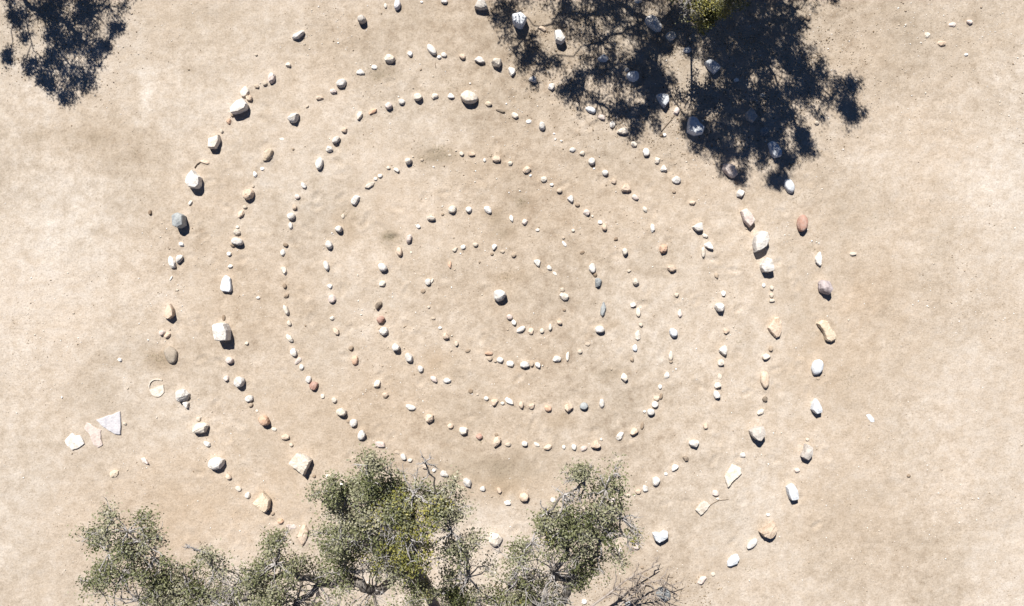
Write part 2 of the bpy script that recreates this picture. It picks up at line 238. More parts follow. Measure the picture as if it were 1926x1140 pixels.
# ------------------------------------------------------------------ stones
# per tile: origin px, scale, then stones "x y long short angle colour[shape][height factor]"
# shape letters: r rounded, a angular, t three-cornered, e egg / oblong smooth;  @ loose stone off the spiral
TILES = [
(540, 60, 4.75, """105 35 125 50 32 Wa1.1;10 295 50 45 0 Ca;490 465 98 72 25 Wr;412 533 64 45 0 Ka;292 592 74 40 -5 Ta;180 668 36 22 45 Ka;68 770 105 82 45 Wa1.1;655 360 78 50 0 Wt.6;780 315 55 44 0 Wr.6
918 245 100 82 0 Ca;1098 200 48 45 0 Wr;1292 160 118 62 -52 We;1358 225 40 30 0 Wr;1402 208 52 45 0 Wr;648 750 82 50 62 Ca;765 710 85 48 30 Oa.6;908 665 72 62 0 Kr1.1;1025 625 60 52 0 Wr;1170 585 82 68 0 Cr1.1;1320 578 64 50 0 Ca;1465 575 66 50 0 Wt.7
510 880 54 46 0 Ta;440 968 82 52 30 Wr1.1;378 1050 64 58 0 Wa"""),
(840, 80, 4.75, """140 128 58 52 0 Tr;300 158 100 58 -15 Wt.8;452 190 94 82 30 Ca1.3;585 258 78 60 -65 Wt;775 330 76 56 -20 Wt;938 395 66 60 60 Wa;375 553 60 50 0 Ya;480 612 88 28 -18 Be.7;610 655 70 50 -28 Ca
735 708 52 36 0 Kr.6;852 750 76 58 90 Wr1.1;960 815 22 20 0 Ba;1025 880 30 22 0 Ca;1125 962 58 42 0 Wa;1212 990 52 42 0 Ca;1295 1065 66 62 90 Wr;1285 605 98 50 -20 Se;1385 670 70 50 -15 Ka;1480 735 62 50 90 Wr.7
135 995 42 40 0 Wr;225 1000 64 36 0 Ta;340 1052 36 28 90 Cr;447 1045 78 62 0 Ta;570 1085 48 42 0 Ca;1395 147 100 66 0 Sa;1170 515 45 30 -20 Sr"""),
(900, 0, 3.8, """285 155 118 105 0 Sa1.1;575 265 95 78 -50 Wa1.2;455 205 62 30 -30 Ta;1245 178 148 82 -42 Wa;1372 262 78 70 0 Cr;1098 552 92 76 0 Sr;1060 500 34 30 0 Sa;1310 722 105 88 -50 Sr;1210 650 34 26 0 Sa;1490 360 52 40 0 Sr;1415 795 58 42 60 Ka
22 45 110 72 0 Et1.0;1330 965 28 26 0 Wa;1140 10 56 32 0 Wa"""),
(1260, 0, 3.8, """295 485 118 80 -35 Sa;473 572 36 30 0 Sa;170 905 132 108 -80 Sa;575 830 108 82 -55 Ea;668 940 72 60 40 Ga;740 1072 125 78 -62 Sa;660 680 34 28 0 Ka"""),
(1140, 160, 4.75, """145 412 106 62 0 Ct.9;248 530 60 50 0 Cr.8;358 600 78 66 90 Wr;455 675 58 50 90 Ca;513 745 62 58 0 Wt;628 852 76 70 -40 Wa;607 955 36 28 0 Cr;68 860 52 48 90 Ta;178 920 92 76 0 Tt;260 1003 66 50 -20 Ka
345 1110 56 38 -60 Ta;770 1053 64 42 15 Ta;495 450 36 32 0 Ca;1100 765 160 95 -40 Ka1.0;1165 862 44 34 90 Kr;1198 968 76 66 0 Wa"""),
(1340, 260, 4.75, """680 430 138 85 -70 Se;307 710 165 90 -55 Ka.9;415 920 195 122 68 Wa1.0;795 762 155 92 82 Re1.0;1255 1035 64 32 -5 Ya@"""),
(1380, 420, 4.75, """285 365 132 108 -68 Wa1.0;268 555 38 32 90 Wr;338 580 44 36 90 Ta;335 645 48 42 90 Wa;340 692 52 38 0 Wa;750 318 132 62 92 Wt.7;803 572 145 118 -60 Va1.2"""),
(1140, 400, 4.75, """808 130 98 76 10 Wt.9;882 208 62 36 -25 Ca;918 295 88 60 -30 Wt;868 355 92 38 90 Ce;415 140 78 45 90 Wa;85 235 42 32 15 Ta;165 350 66 54 90 Cr1.2;508 325 86 78 60 Oa.9;585 500 82 62 0 Ta.8;205 520 44 28 10 Ka
263 620 72 62 90 Ca1.0;985 565 50 38 90 Wa;1048 722 50 40 90 Ca;1008 845 92 82 0 Wa1.2;628 735 46 42 60 Ta;240 825 54 44 0 Wa;285 890 82 46 90 Ce.7;308 1003 40 34 0 Wr;657 905 64 44 90 Ka;598 1072 86 72 -70 Sr1.0;1075 1060 54 46 0 Ta;278 1095 92 52 90 Ca.7"""),
(1000, 260, 4.75, """108 370 56 52 0 Ca;180 418 40 32 0 Cr;248 470 52 42 0 Tr;345 545 66 58 90 Wt;408 597 46 36 0 Or;490 665 64 60 0 Ka;543 698 24 22 0 Wr;610 752 42 40 0 Wr.7;648 800 56 50 90 Tr1.0;52 820 36 26 0 Tr;370 825 34 30 0 Cr;283 890 30 26 0 Br;292 945 60 28 -52 We.6
452 1022 46 30 20 Cr.6;655 312 60 54 0 Wr1.0"""),
(960, 440, 4.75, """730 305 90 64 90 Wr.9;755 365 44 38 90 Ca;783 435 84 62 90 Ga1.0;828 672 132 50 85 Ga.8;795 852 84 62 0 Wr1.1;690 985 46 34 0 Cr.6;622 1050 44 42 0 Ta;510 1095 86 32 85 Ce;415 1115 78 56 0 Wa.9;245 255 74 54 -50 Wt.7;347 305 54 40 -60 Ra;398 355 48 28 -38 We.4
465 500 46 42 0 Ta;475 560 86 66 -25 Ca;480 680 32 28 0 Ta;437 785 56 46 90 Ta1.1;355 832 66 34 85 Ce1.0;280 865 46 42 90 Wr;183 868 62 56 90 Ta.7;93 855 88 48 32 We.8;30 790 52 42 -60 Kr1.0;1110 1018 66 44 90 Sr"""),
(760, 440, 4.75, """942 742 54 50 0 Kr1.1;215 430 62 56 70 Wr;252 420 52 20 62 Be;172 510 44 38 0 Wr.6;222 655 30 26 0 Cr;262 755 40 28 0 Cr.7;323 840 34 26 0 Cr;375 912 64 56 90 Ta1.1;468 980 46 40 90 Wr;570 1045 52 32 25 Ce.6;758 1068 76 30 0 Oa1.0;765 1112 52 40 0 Wr
408 275 66 34 88 Ot;458 143 56 34 25 Ta;530 118 50 40 20 Ta;640 98 48 38 0 Cr1.0;805 118 58 48 70 Wa;785 180 32 28 0 Cr;878 160 46 26 5 Oa;980 190 46 44 0 Wr"""),
(760, 260, 4.75, """42 208 64 60 0 Cr1.3;78 165 22 20 0 Wr;160 195 34 26 0 Ca;1095 285 76 62 20 Ta;1130 335 24 22 0 Br;432 638 76 68 0 Ca;578 640 58 54 0 Wr;750 640 80 60 -32 Wa.8;242 715 76 46 0 Cr1.2;343 680 26 24 0 Tr;130 790 40 36 0 Cr;45 900 88 48 75 Ka1.1;62 1020 26 24 0 Wr.4;960 718 62 36 -70 Wa
1078 750 54 48 50 Ka;407 150 34 22 0 Kr.5"""),
(500, 220, 4.75, """482 420 108 66 82 We;342 615 62 44 -60 Wr;285 715 52 44 0 Kr;258 805 56 46 -70 Ta;232 890 68 60 0 Wr1.1;225 975 62 38 90 Wr;145 200 44 30 10 Ya.3@;800 742 98 62 55 Wa;928 612 100 44 35 Ca.7;980 555 34 30 0 Kr;1022 527 44 36 0 Cr;1095 455 38 32 0 Wr;1168 475 56 38 -20 Ra
688 885 48 34 80 Kr.6;655 1003 68 60 20 Wr1.3"""),
(500, 440, 4.75, """568 100 74 64 -50 Wr1.1;545 285 92 50 -75 We1.0;572 468 50 42 0 Ca;595 580 76 70 90 Kr;592 752 46 40 0 Ca;630 868 76 50 -60 Ta;762 1020 48 40 50 Kr;178 100 48 36 0 Cr;155 170 62 44 80 Wa;168 330 78 48 -62 Ca.8;172 465 48 40 90 Wr;187 553 54 38 20 Ca
185 680 98 46 -65 Ce1.0;212 798 54 40 -70 Wr;218 930 88 46 -45 Ca;252 1058 80 60 -70 Wr;355 820 20 18 0 Br;1195 162 84 54 -78 Te1.0;1045 300 88 72 -25 Wr1.1;1042 445 62 52 0 Ca.8;1010 635 82 52 50 Ba1.0;1030 765 78 72 0 Ra1.0;1055 868 84 78 0 Wr;1165 1010 74 70 0 Wr1.3"""),
(260, 220, 4.75, """812 42 56 42 90 Oa;748 130 36 30 90 Wr;690 232 125 84 62 Ca1.0;600 405 88 36 -12 Ta.6;518 572 150 118 90 Wa1.0;470 770 50 28 60 Be;395 925 128 98 80 Gr1.3;112 855 44 34 70 Tr@;1165 345 130 82 55 Ya.7;1112 465 36 30 0 Wr;1048 515 54 36 -80 Ta;1028 620 30 26 0 Cr;995 695 108 84 30 Tr1.0
955 805 40 34 0 Wr;920 870 78 46 52 Ta;890 985 32 28 0 Cr;885 1030 62 52 30 Ca;1385 290 24 22 0 Wr@"""),
(260, 440, 4.75, """390 95 48 38 -30 Oa;305 252 118 58 -72 Wa.9;374 222 84 54 58 Wa1.0;295 398 52 16 60 Be;292 690 145 88 85 Ta.8;218 885 56 48 0 Kr;265 905 64 46 30 Ta;895 70 108 66 -15 Wr1.2;850 98 50 42 0 Ka;815 180 42 38 0 Wr;825 290 46 36 20 Ca;800 445 148 92 85 Sa.6;768 750 56 30 90 Ce.6
765 875 158 128 90 Wa1.2;1075 570 38 26 0 Tr@;972 975 36 32 0 Wr@"""),
(260, 640, 4.75, """302 128 165 118 -72 De.5;822 178 70 62 0 Kr1.1;400 490 135 112 0 Wa.9;435 572 70 55 -55 Wt.8;540 705 46 42 0 Tr;565 782 145 98 8 Ca1.0;615 925 72 42 -30 Wa;65 1078 86 40 -40 Ka@;790 340 56 50 60 Ka;912 372 98 92 70 Wr1.1;995 520 76 60 20 Wr;1008 578 44 40 0 Wr;1060 632 26 24 0 Wr.5
1132 715 112 92 -35 Or1.1;1215 795 50 30 -15 Cr.6;1315 865 74 52 15 Ta;1368 935 36 34 0 Cr;1430 185 78 40 40 Ka.6;1462 240 52 46 90 Wr.7"""),
(500, 640, 4.75, """385 350 64 54 90 Wr;432 405 88 80 30 Rr.8;508 500 42 38 90 Kr.6;612 535 52 50 0 Cr;680 638 92 76 -10 Cr1.1;735 725 34 32 0 Wr.6;788 735 72 66 30 Wa;858 845 94 70 75 Wa;1022 928 98 56 -15 Ka.7;1175 1000 52 30 -10 Ra.5;1230 1040 62 50 -50 Wr;1290 1072 44 34 0 Cr
998 390 80 58 58 Ca;1068 490 58 52 -20 Ta;1295 600 98 50 -15 We.8;1465 690 88 80 40 Ta1.0;1383 255 64 54 -60 Wr;798 180 88 60 85 Oe.8;1280 155 92 70 -60 Wr1.1"""),
(760, 640, 4.75, """268 345 72 50 -40 Ka;385 360 76 50 5 Wa;595 455 46 40 30 Wr.6;655 485 26 18 0 Cr;735 520 46 42 0 Oa;812 550 70 64 30 Ta;878 562 38 30 0 Wr;940 545 90 48 -38 Wa.8;1045 575 62 46 90 Tr1.0;1140 590 64 50 30 Ta;1285 610 66 54 -20 Or1.0;1470 600 78 72 20 Ta1.0
415 765 56 46 0 Tr;533 810 80 72 0 Ca1.0;672 862 58 54 30 Ra1.0;828 905 104 64 72 Ta1.0;825 848 34 34 0 Cr;928 930 58 38 0 Ca;1078 925 54 50 0 Wa1.0;1185 935 56 36 -25 Ka;1285 955 80 50 20 Ta;1428 955 38 34 90 Cr;815 185 32 30 0 Cr;858 175 62 54 0 Wr;948 210 68 56 0 Wr.7;1078 218 84 62 0 Wr1.0
1142 212 48 38 80 Or;1195 222 60 50 -70 Wr1.0"""),
(1020, 640, 4.75, """368 585 78 62 15 Gr1.0;530 565 84 48 90 We.8;727 330 82 62 -80 Ca1.0;800 175 40 38 90 Ca;1145 140 92 42 85 Ce.7;1148 192 34 28 0 Kr;1110 315 66 46 70 Wa.6;1050 415 40 34 90 Wr;1060 500 56 28 80 Be;1018 520 54 50 0 Ta;1003 572 62 56 30 Wr;965 638 68 62 0 Wr1.1;912 635 32 24 0 Kr
893 765 66 30 78 We;815 815 82 58 45 Ta1.0;692 852 84 54 58 Wa.7;525 885 28 26 0 Cr;475 925 88 76 0 Tt1.0;370 965 66 46 22 Kr.7;282 955 52 50 60 Wr;1350 920 92 74 15 Wa1.1;1455 765 50 46 90 Ta;1278 1055 56 48 0 Ba"""),
(1080, 800, 4.75, """893 375 76 50 45 Wt.9;818 435 34 28 0 Ba;728 495 82 68 80 Wr1.0;635 560 56 52 90 Wa;568 590 50 46 0 Tr;485 625 44 26 0 Cr;345 668 74 50 -80 Ka;230 675 52 34 10 Wa;280 630 44 38 0 Ka;1258 602 62 56 0 Kr.8;1280 655 28 24 0 Cr;1505 265 54 48 0 Wa;555 1080 60 52 0 Kr"""),
(1300, 840, 4.75, """685 608 34 30 0 Tr;540 865 120 58 42 We.9;368 1012 140 78 52 Sa.9;890 395 145 92 -72 Sa1.0;945 210 54 42 0 Ka;1020 40 130 78 75 Ea1.2"""),
(1280, 640, 4.75, """372 90 92 72 90 Wt1.0;355 200 70 58 90 Ca1.0;350 322 56 38 90 Ya.4;325 400 64 58 0 Ca1.0;315 480 72 58 -60 Wa1.1;805 75 50 42 90 Wr;762 145 78 52 0 Ca1.0;748 350 158 86 88 Te.8;750 525 56 46 60 Ba;715 640 72 44 30 Ca;668 825 138 118 -40 Ea1.1;1212 240 145 100 75 Se.9;1225 340 38 30 0 Kr.5
1200 570 118 86 90 St1.1;1130 885 34 26 0 Tr"""),
(340, 800, 4.75, """430 460 62 52 -20 Ta;515 565 60 48 -20 Cr.6;600 625 58 50 90 Wr.8;822 790 38 32 0 Wr;895 855 56 50 30 Or.8;985 905 95 62 0 Ka.25;1090 980 195 92 78 Ta.5;1325 460 60 50 0 Cr;1190 455 34 28 0 Or;328 335 145 108 5 Wr1.0"""),
(760, 800, 4.75, """190 365 55 50 0 Ta;268 400 38 34 0 Kr;362 435 78 56 -28 Wa.8;458 468 42 40 90 Cr;568 508 98 66 -52 Wa1.0;703 565 52 48 0 Wr;848 580 60 48 -80 Ta;925 690 62 42 -10 Wa;1072 635 88 82 40 Tr1.0;805 1010 140 120 -40 Ca.8;1330 665 50 46 0 Wr;1455 660 50 46 0 Wr"""),
(500, 840, 3.8, """550 265 36 34 0 Wr;540 318 34 30 0 Cr;685 350 50 32 -20 Sr"""),
(1080, 960, 5.35, """440 395 100 84 -60 Ka1.1;895 835 165 140 -40 Ga.7;1280 695 110 62 42 Ka;1395 640 46 42 0 Kr.6;680 570 34 30 0 Cr@;100 915 52 46 0 Cr;540 935 70 50 40 Sr;1020 830 36 34 0 Tr.5"""),
(100, 660, 4.75, """640 650 44 28 -20 Ka@;600 80 38 32 -20 Ca@;550 1095 92 66 20 Ya.5@"""),
(280, 0, 4.75, """960 492 26 24 0 Wr@;1100 700 104 70 85 Ka;1040 750 46 42 0 Cr;965 775 48 38 -20 Ca;862 825 98 76 70 Cr.6;900 880 64 54 -40 Tr;820 958 172 92 35 Wa1.0;750 1030 36 32 0 Wr"""),
(580, 0, 6.333, """645 245 100 92 0 Er1.5;920 70 60 40 90 Cr;1065 62 130 80 85 Lr1.0;1350 25 36 28 0 Cr@"""),
(820, 0, 6.333, """100 15 84 62 0 Wa1.0"""),
(1626, 0, 5.067, """1000 212 62 48 0 Ka.8@;835 235 70 44 0 Ka.6@;730 420 78 56 0 Ta.7@;600 335 58 56 0 Ca.5@;968 522 34 28 0 Ca@"""),
(1560, 700, 3.8, """292 328 80 36 -52 Sa.4@;565 740 30 24 0 Ca@"""),
(1260, 0, 3.8, """985 135 36 30 0 Kr@;1050 880 38 32 0 Wa@"""),
]
# traced outlines (px of the tile above each), height in metres, colour, label
SLABS = [
 ('P', 1380, 420, 4.75, [(345,840),(385,833),(412,868),(418,960),(405,1010),(375,1025),(335,985),(298,935),(325,890)], .10, 'T', 'tan pear-shaped rock with narrow top, right side, below a cluster of small white stones'),
 ('P', 340, 800, 4.75, [(1060,235),(1120,262),(1178,305),(1150,370),(1112,440),(1080,405),(1045,378),(978,332),(1010,278)], .17, 'C', 'large cream flat-topped slab with a pointed foot, lower left of the spiral'),
 ('P', 1080, 800, 4.75, [(1408,342),(1455,362),(1488,380),(1492,425),(1440,470),(1402,505),(1365,552),(1348,500),(1338,455),(1372,398)], .055, 'C', 'long thin cream slab with ragged edge, upper of two flat slabs near the lower right'),
 ('P', 1080, 800, 4.75, [(1155,668),(1185,680),(1212,708),(1165,765),(1122,802),(1076,750),(1108,705)], .06, 'C', 'oblong cream slab with the curved dry stick at its upper corner'),
 ('P', 1300, 840, 4.75, [(593,748),(650,715),(700,680),(728,655),(748,705),(738,750),(712,785),(678,806),(625,785)], .17, 'T', 'large tan wedge-shaped rock with a peaked corner at the lower right of the outer ring'),
 ('P', 1380, 420, 4.75, [(735,895),(775,862),(820,868),(842,910),(862,950),(902,990),(900,1040),(860,1062),(812,1045),(798,990),(775,945)], .11, 'Y', 'yellowish bone-shaped stone with a narrow waist on the outer right ring'),
 ('P', 340, 800, 4.75, [(738,578),(772,615),(808,655),(802,735),(768,772),(718,745),(690,715),(650,692),(705,640)], .13, 'Y', 'large craggy yellowish kite-shaped rock at the lower left of the outermost ring'),
 ('P', 1080, 800, 4.75, [(692,955),(730,948),(762,958),(795,928),(828,938),(826,985),(780,1012),(742,1030),(708,1008)], .16, 'S', 'heart-shaped pale blue-grey rock on open dirt right of the lower oak crown'),
 ('F', 100, 660, 4.75, [(180,725),(208,758),(248,752),(285,828),(235,866),(175,886),(135,850),(106,805),(140,765)], .03, 'W', 'flat whitish five-sided slab, leftmost of three flat slabs in the dirt'),
 ('F', 100, 660, 4.75, [(300,635),(345,655),(378,684),(432,706),(428,785),(446,838),(405,868),(362,838),(332,755),(280,692)], .02, 'K', 'flat pinkish jagged slab, middle of three flat slabs in the dirt'),
 ('F', 100, 660, 4.75, [(385,615),(470,585),(545,562),(602,538),(606,748),(560,742),(505,715),(455,680)],   .03, 'L', 'flat lilac-grey triangular slab, rightmost of three flat slabs in the dirt'),
]
def outline(L, W, shape, rnd):
    pts = []
    if shape == 't':
        base = [R(90+rnd.uniform(-15, 15)), R(205+rnd.uniform(-12, 12)), R(335+rnd.uniform(-12, 12))]
        for a in base:
            for d in (-.22, .22):
                pts.append((math.cos(a+d)*1.0, math.sin(a+d)*1.0))
        for i in range(3):
            a = (base[i]+base[(i+1) % 3]+(2*math.pi if i == 2 else 0))/2
            k = rnd.uniform(.62, .8); pts.append((math.cos(a)*k, math.sin(a)*k))
        pts.sort(key=lambda p: math.atan2(p[1], p[0]))
    else:
        n, j = {'r': (8, .14), 'e': (10, .08), 'a': (7, .17)}[shape]
        ph = rnd.uniform(0, 6.28)
        for i in range(n):
            a = ph+(i+rnd.uniform(-.28, .28)*(1 if shape == 'a' else .5))/n*2*math.pi
            k = 1+rnd.uniform(-j, j)
            pts.append((math.cos(a)*k, math.sin(a)*k))
    return [(x*L/2, y*W/2) for x, y in pts]
def stone_mesh(name, L, W, h, shape, rnd, mat_, poly=None, flat=False):
    bm = bmesh.new()
    if poly:
        o = poly
    else:
        o = outline(L, W, shape, rnd)
    cx = sum(p[0] for p in o)/len(o); cy = sum(p[1] for p in o)/len(o)
    if poly:   # outline may be concave: lofted rings
        prof = [(-.03, .96), (h*.25, 1.0), (h*.72, .985), (h, .90 if not flat else .95)]
        tilt = (rnd.uniform(-.12, .12), rnd.uniform(-.12, .12))
        rings = []
        for z, s in prof:
            rings.append([bm.verts.new((cx+(x-cx)*s*rnd.uniform(.985, 1.015), cy+(y-cy)*s*rnd.uniform(.985, 1.015), z+(((x-cx)*tilt[0]+(y-cy)*tilt[1])*(z/h) if z > 0 and not flat else 0))) for x, y in o])
        n = len(o)
        for a, b2 in zip(rings, rings[1:]):
            for i in range(n): bm.faces.new((a[i], a[(i+1) % n], b2[(i+1) % n], b2[i]))
        c = bm.verts.new((cx, cy, h*(1.02 if flat else 1.12)))
        for i in range(n): bm.faces.new((rings[-1][i], rings[-1][(i+1) % n], c))
        bmesh.ops.subdivide_edges(bm, edges=bm.edges[:], cuts=1, use_grid_fill=True)
        bmesh.ops.triangulate(bm, faces=bm.faces[:])
        for v in bm.verts:
            v.co.z += rnd.uniform(-.05, .05)*h if v.co.z > 0 else 0
            v.co.x += rnd.uniform(-.004, .004); v.co.y += rnd.uniform(-.004, .004)
        bmesh.ops.smooth_vert(bm, verts=bm.verts[:], factor=.25, use_axis_x=True, use_axis_y=True, use_axis_z=True)
    else:
        sx, sy = rnd.uniform(-.16, .16)*L, rnd.uniform(-.05, .22)*W*.7
        P = [(x*.86, y*.86, -.06*h-.012) for x, y in o]+[(x*rnd.uniform(.95, 1.03), y*rnd.uniform(.95, 1.03), h*rnd.uniform(.2, .48)) for x, y in o]
        top = .80 if shape in 're' else .86
        for i, (x, y) in enumerate(o):
            if shape == 'a' and i % 2 and len(o) > 5: continue
            P.append((x*top*rnd.uniform(.85, 1.1)+sx*.4, y*top*rnd.uniform(.85, 1.1)+sy*.3, h*rnd.uniform(.74, 1.0)))
        P.append((sx, sy, h))
        for p in P: bm.verts.new(p)
        r = bmesh.ops.convex_hull(bm, input=bm.verts[:])
        bmesh.ops.delete(bm, geom=list({g for g in r['geom_interior']+r['geom_unused'] if isinstance(g, bmesh.types.BMVert)}), context='VERTS')
        big = max(L, W) > .17
        bmesh.ops.subdivide_edges(bm, edges=bm.edges[:], cuts=2 if big or shape in 're' else 1, use_grid_fill=True)
        bmesh.ops.triangulate(bm, faces=bm.faces[:])
        ns = {'r': 2, 'e': 2, 'a': 1, 't': 1}[shape]
        for _ in range(ns): bmesh.ops.smooth_vert(bm, verts=bm.verts[:], factor=.5, use_axis_x=True, use_axis_y=True, use_axis_z=True)
        s = .035*min(L, W)*(1 if shape in 'at' else .6)
        for v in bm.verts: v.co += Vector((rnd.uniform(-s, s), rnd.uniform(-s, s), rnd.uniform(-s, s)*.7))
        xs = [v.co.x for v in bm.verts]; ys = [v.co.y for v in bm.verts]; zs = [v.co.z for v in bm.verts]
        fx, fy, fz = L/(max(xs)-min(xs)), W/(max(ys)-min(ys)), h/max(zs)
        mx, my = (max(xs)+min(xs))/2, (max(ys)+min(ys))/2
        for v in bm.verts: v.co = Vector(((v.co.x-mx)*fx, (v.co.y-my)*fy, v.co.z*fz if v.co.z > 0 else v.co.z))
    bmesh.ops.recalc_face_normals(bm, faces=bm.faces[:])
    me = bpy.data.meshes.new(name); bm.to_mesh(me); bm.free()
    sm = shape == 'e' and not poly
    for p in me.polygons: p.use_smooth = sm
    me.materials.append(mat_)
    return me

# radius of the spiral (px) at each quarter turn, starting straight below the centre stone and going anticlockwise
SPR = [62,120,94,137,128,188,165,228,205,255,260,318,278,335,355,405,375,412,438,513,455,510,548,620,560,608,650,700]
ORD = ['first','second','third','fourth','fifth','sixth','seventh','eighth']
def turn_of(px, py):
    dx, dy = px-940, py-560
    r = math.hypot(dx, dy); f = (math.atan2(dx, dy) % (2*math.pi))/(2*math.pi)
    best = None
    for k in range(7):
        t = (k+f)*4; i = int(t)
        if i+1 >= len(SPR): continue
        rr = SPR[i]+(SPR[i+1]-SPR[i])*(t-i)
        if best is None or abs(rr-r) < best[0]: best = (abs(rr-r), k, f)
    return best
HRS = ['twelve','one','two','three','four','five','six','seven','eight','nine','ten','eleven']
def clock(px, py):
    a = (math.degrees(math.atan2(px-940, 560-py)) % 360)/15
    k = int(round(a)) % 24
    return HRS[k//2]+" o'clock" if k % 2 == 0 else 'half past '+HRS[k//2]

SPECIAL = {  # px: label of stones that anyone would pick out
 (562,67): 'elongated white stone at the upper left, alone above the first rings',
 (883,185): 'biggest cream boulder on the upper rings, with a dark cracked underside',
 (975,41): 'blue-grey angular rock at the upper left edge of the big tree shadow',
 (905,12): 'grey three-cornered rock left of the big tree shadow at the top edge',
 (1051,70): 'sharp white-topped rock standing between branch shadows at the top',
 (1228,47): 'white oval rock speckled by leaf shadow, left of the green branch tip',
 (1261,69): 'rounded cream stone just below the white rock speckled by leaf shadow',
 (1305,238): 'large grey rock half lit at the lower edge of the big tree shadow',
 (1455,282): 'long pale blue-grey block fully in shade at the right of the tree shadow',
 (1411,218): 'shaded pale grey shield-shaped rock above the long blue-grey block',
 (1483,350): 'smooth pale grey oval rock where the tree shadow ends at the right',
 (1507,420): 'large smooth reddish-pink oval stone on the outer right ring',
 (1427,454): 'largest white rock, tall and rugged, on the right side',
 (1440,497): 'white block just below the largest white rock on the right side',
 (1405,409): 'long pinkish-cream rock just above the largest white rock on the right',
 (1549,540): 'mauve-grey rounded boulder with rough dark face on the outer right ring',
 (1538,487): 'slim pointed white stone between the reddish oval and the mauve boulder',
 (369,340): 'large pointed white rock on the left side of the outermost ring',
 (343,415): 'blue-grey boulder with a strong shadow below the large pointed white rock',
 (421,624): 'large squarish white block on the left side of the spiral',
 (323,667): 'brown half-buried oval rock beside a disturbed dirt patch on the left',
 (428,534): 'tall flat pale grey stone above the large squarish white block',
 (452,202): 'large white wedge rock at the upper left, touching small pink stones',
 (405,269): 'cream slanted block on the outermost ring at the upper left',
 (498,790): 'rust-orange and cream rounded rock at the lower left of the spiral',
 (344,743): 'bright white rock whose lower tip meets a small pointed white stone',
 (352,760): 'small pointed white stone tucked under a bright white rock on the left',
 (379,805): 'cream angular boulder with tiny tan stone at its top, lower left',
 (409,871): 'round whitish boulder left of the brown pebble, on the lower left outermost ring',
 (569,1006): 'long flat tan rock standing beside the lower left of the oak crown',
 (929,1013): 'broad pale cream rock in the gap between two oak crowns at the bottom',
 (1421,814): 'grey three-sided boulder with strong shadow at the lower right',
 (1455,614): 'SKIP', (1535,690): 'smooth pale grey egg-shaped boulder on the outer right ring',
 (1487,923): 'upright pale grey block with pointed shadow on the lower right outer ring',
 (1377,1053): 'mottled pale grey oblong rock, lowest on the lower right outer ring',
 (1414,1022): 'slim white leaf-shaped stone below the tan wedge-shaped rock',
 (1248,1115): 'big grey rock under bare dead branches at the bottom edge',
 (713,574): 'dark brown slanted stone directly above a reddish stone, left of centre',
 (717,601): 'reddish stone directly below the dark brown slanted stone, left of centre',
 (591,725): 'reddish round stone touching a white one at the lower left of the spiral',
 (1125,531): 'blue-grey rounded stone right of centre, just below two white ones',
 (1134,581): 'slim dark grey upright stone right of the centre boulder',
 (681,38): 'grey-topped stone with large dark shadow near the top, left of centre',
 (748,9): 'lilac-grey oval stone at the top edge left of centre',
 (836,2): 'white angular stone cut by the top edge left of the triangular grey rock',
 (1515,848): 'grey two-lobed rock with dark base on the outer ring at lower right',
 (1533,760): 'pale grey arrowhead-shaped rock on the outer ring at lower right',
 (1604,478): 'loose yellowish sliver of stone outside the right side of the spiral',
 (530,262): 'SKIP', (284,400): 'lone small tan pebble left of the blue-grey boulder, outside the spiral',
 (226,677): 'lone small cream pebble on dirt above the three flat slabs',
 (235,797): 'tiny pinkish stone just right of the flat triangular lilac-grey slab',
 (216,890): 'loose yellowish flat stone below the three flat slabs at left',
 (274,867): 'loose pinkish flake stone between the yellowish flat stone and the spiral',
 (1637,786): 'flat pale blue-grey chip of stone lying alone right of the spiral',
 (1823,42): 'small pinkish stone with reddish edge, rightmost in the upper right scatter',
 (1791,46): 'low pinkish stone left of the reddish-edged one in the upper right scatter',
 (1770,83): 'small tan stone, lowest of the upper right scatter of loose stones',
 (1744,66): 'small cream stone, leftmost of the upper right scatter of loose stones',
}
SPGROUP = 'stones laid in a spiral on the dirt'
entries = []
for ox, oy, s, txt in TILES:
    for e in txt.replace('\n', ';').split(';'):
        f = e.split()
        if len(f) != 6: continue
        code = f[5]; loose = code.endswith('@'); code = code.rstrip('@')
        entries.append(dict(px=ox+float(f[0])/s, py=oy+float(f[1])/s, L=float(f[2])/s/100, W=float(f[3])/s/100, A=float(f[4]), c=code[0], s=code[1], h=float(code[2:] or .85), loose=loose))
entries.append(dict(px=883, py=184.5, L=.335, W=.24, A=-8, c='C', s='r', h=.95, loose=False))
for i, e in enumerate(entries):
    for g in entries[:i]:
        if abs(e['px']-g['px'])+abs(e['py']-g['py']) < 5: print('NEAR', round(e['px']), round(e['py']), e['c'], '|', round(g['px']), round(g['py']))
print('STONES', len(entries))
def look(e):
    m = math.sqrt(e['L']*e['W'])*100
    size = 'tiny' if m < 7.5 else 'small' if m < 13 else 'medium-sized' if m < 18 else 'large'
    r = e['L']/e['W']
    sh = {'t': 'three-cornered'}.get(e['s']) or ('slim' if r > 1.9 else 'oblong' if r > 1.4 else 'rounded' if e['s'] in 're' else 'angular')
    return size, MATW[e['c']], sh
cells = {}
for e in entries:
    best = None
    for (a, b_), lab in SPECIAL.items():
        d = math.hypot(e['px']-a, e['py']-b_)
        if d < 3.5 and (best is None or d < best[0]): best = (d, lab)
    e['lab'] = best[1] if best and best[1] != 'SKIP' else None
    if not e['lab']:
        d, k, f = turn_of(e['px'], e['py']); e['k'] = k; e['d'] = d
        key = (k, clock(e['px'], e['py'])) if not e['loose'] else ('loose', clock(e['px'], e['py']))
        cells.setdefault(key, []).append(e)
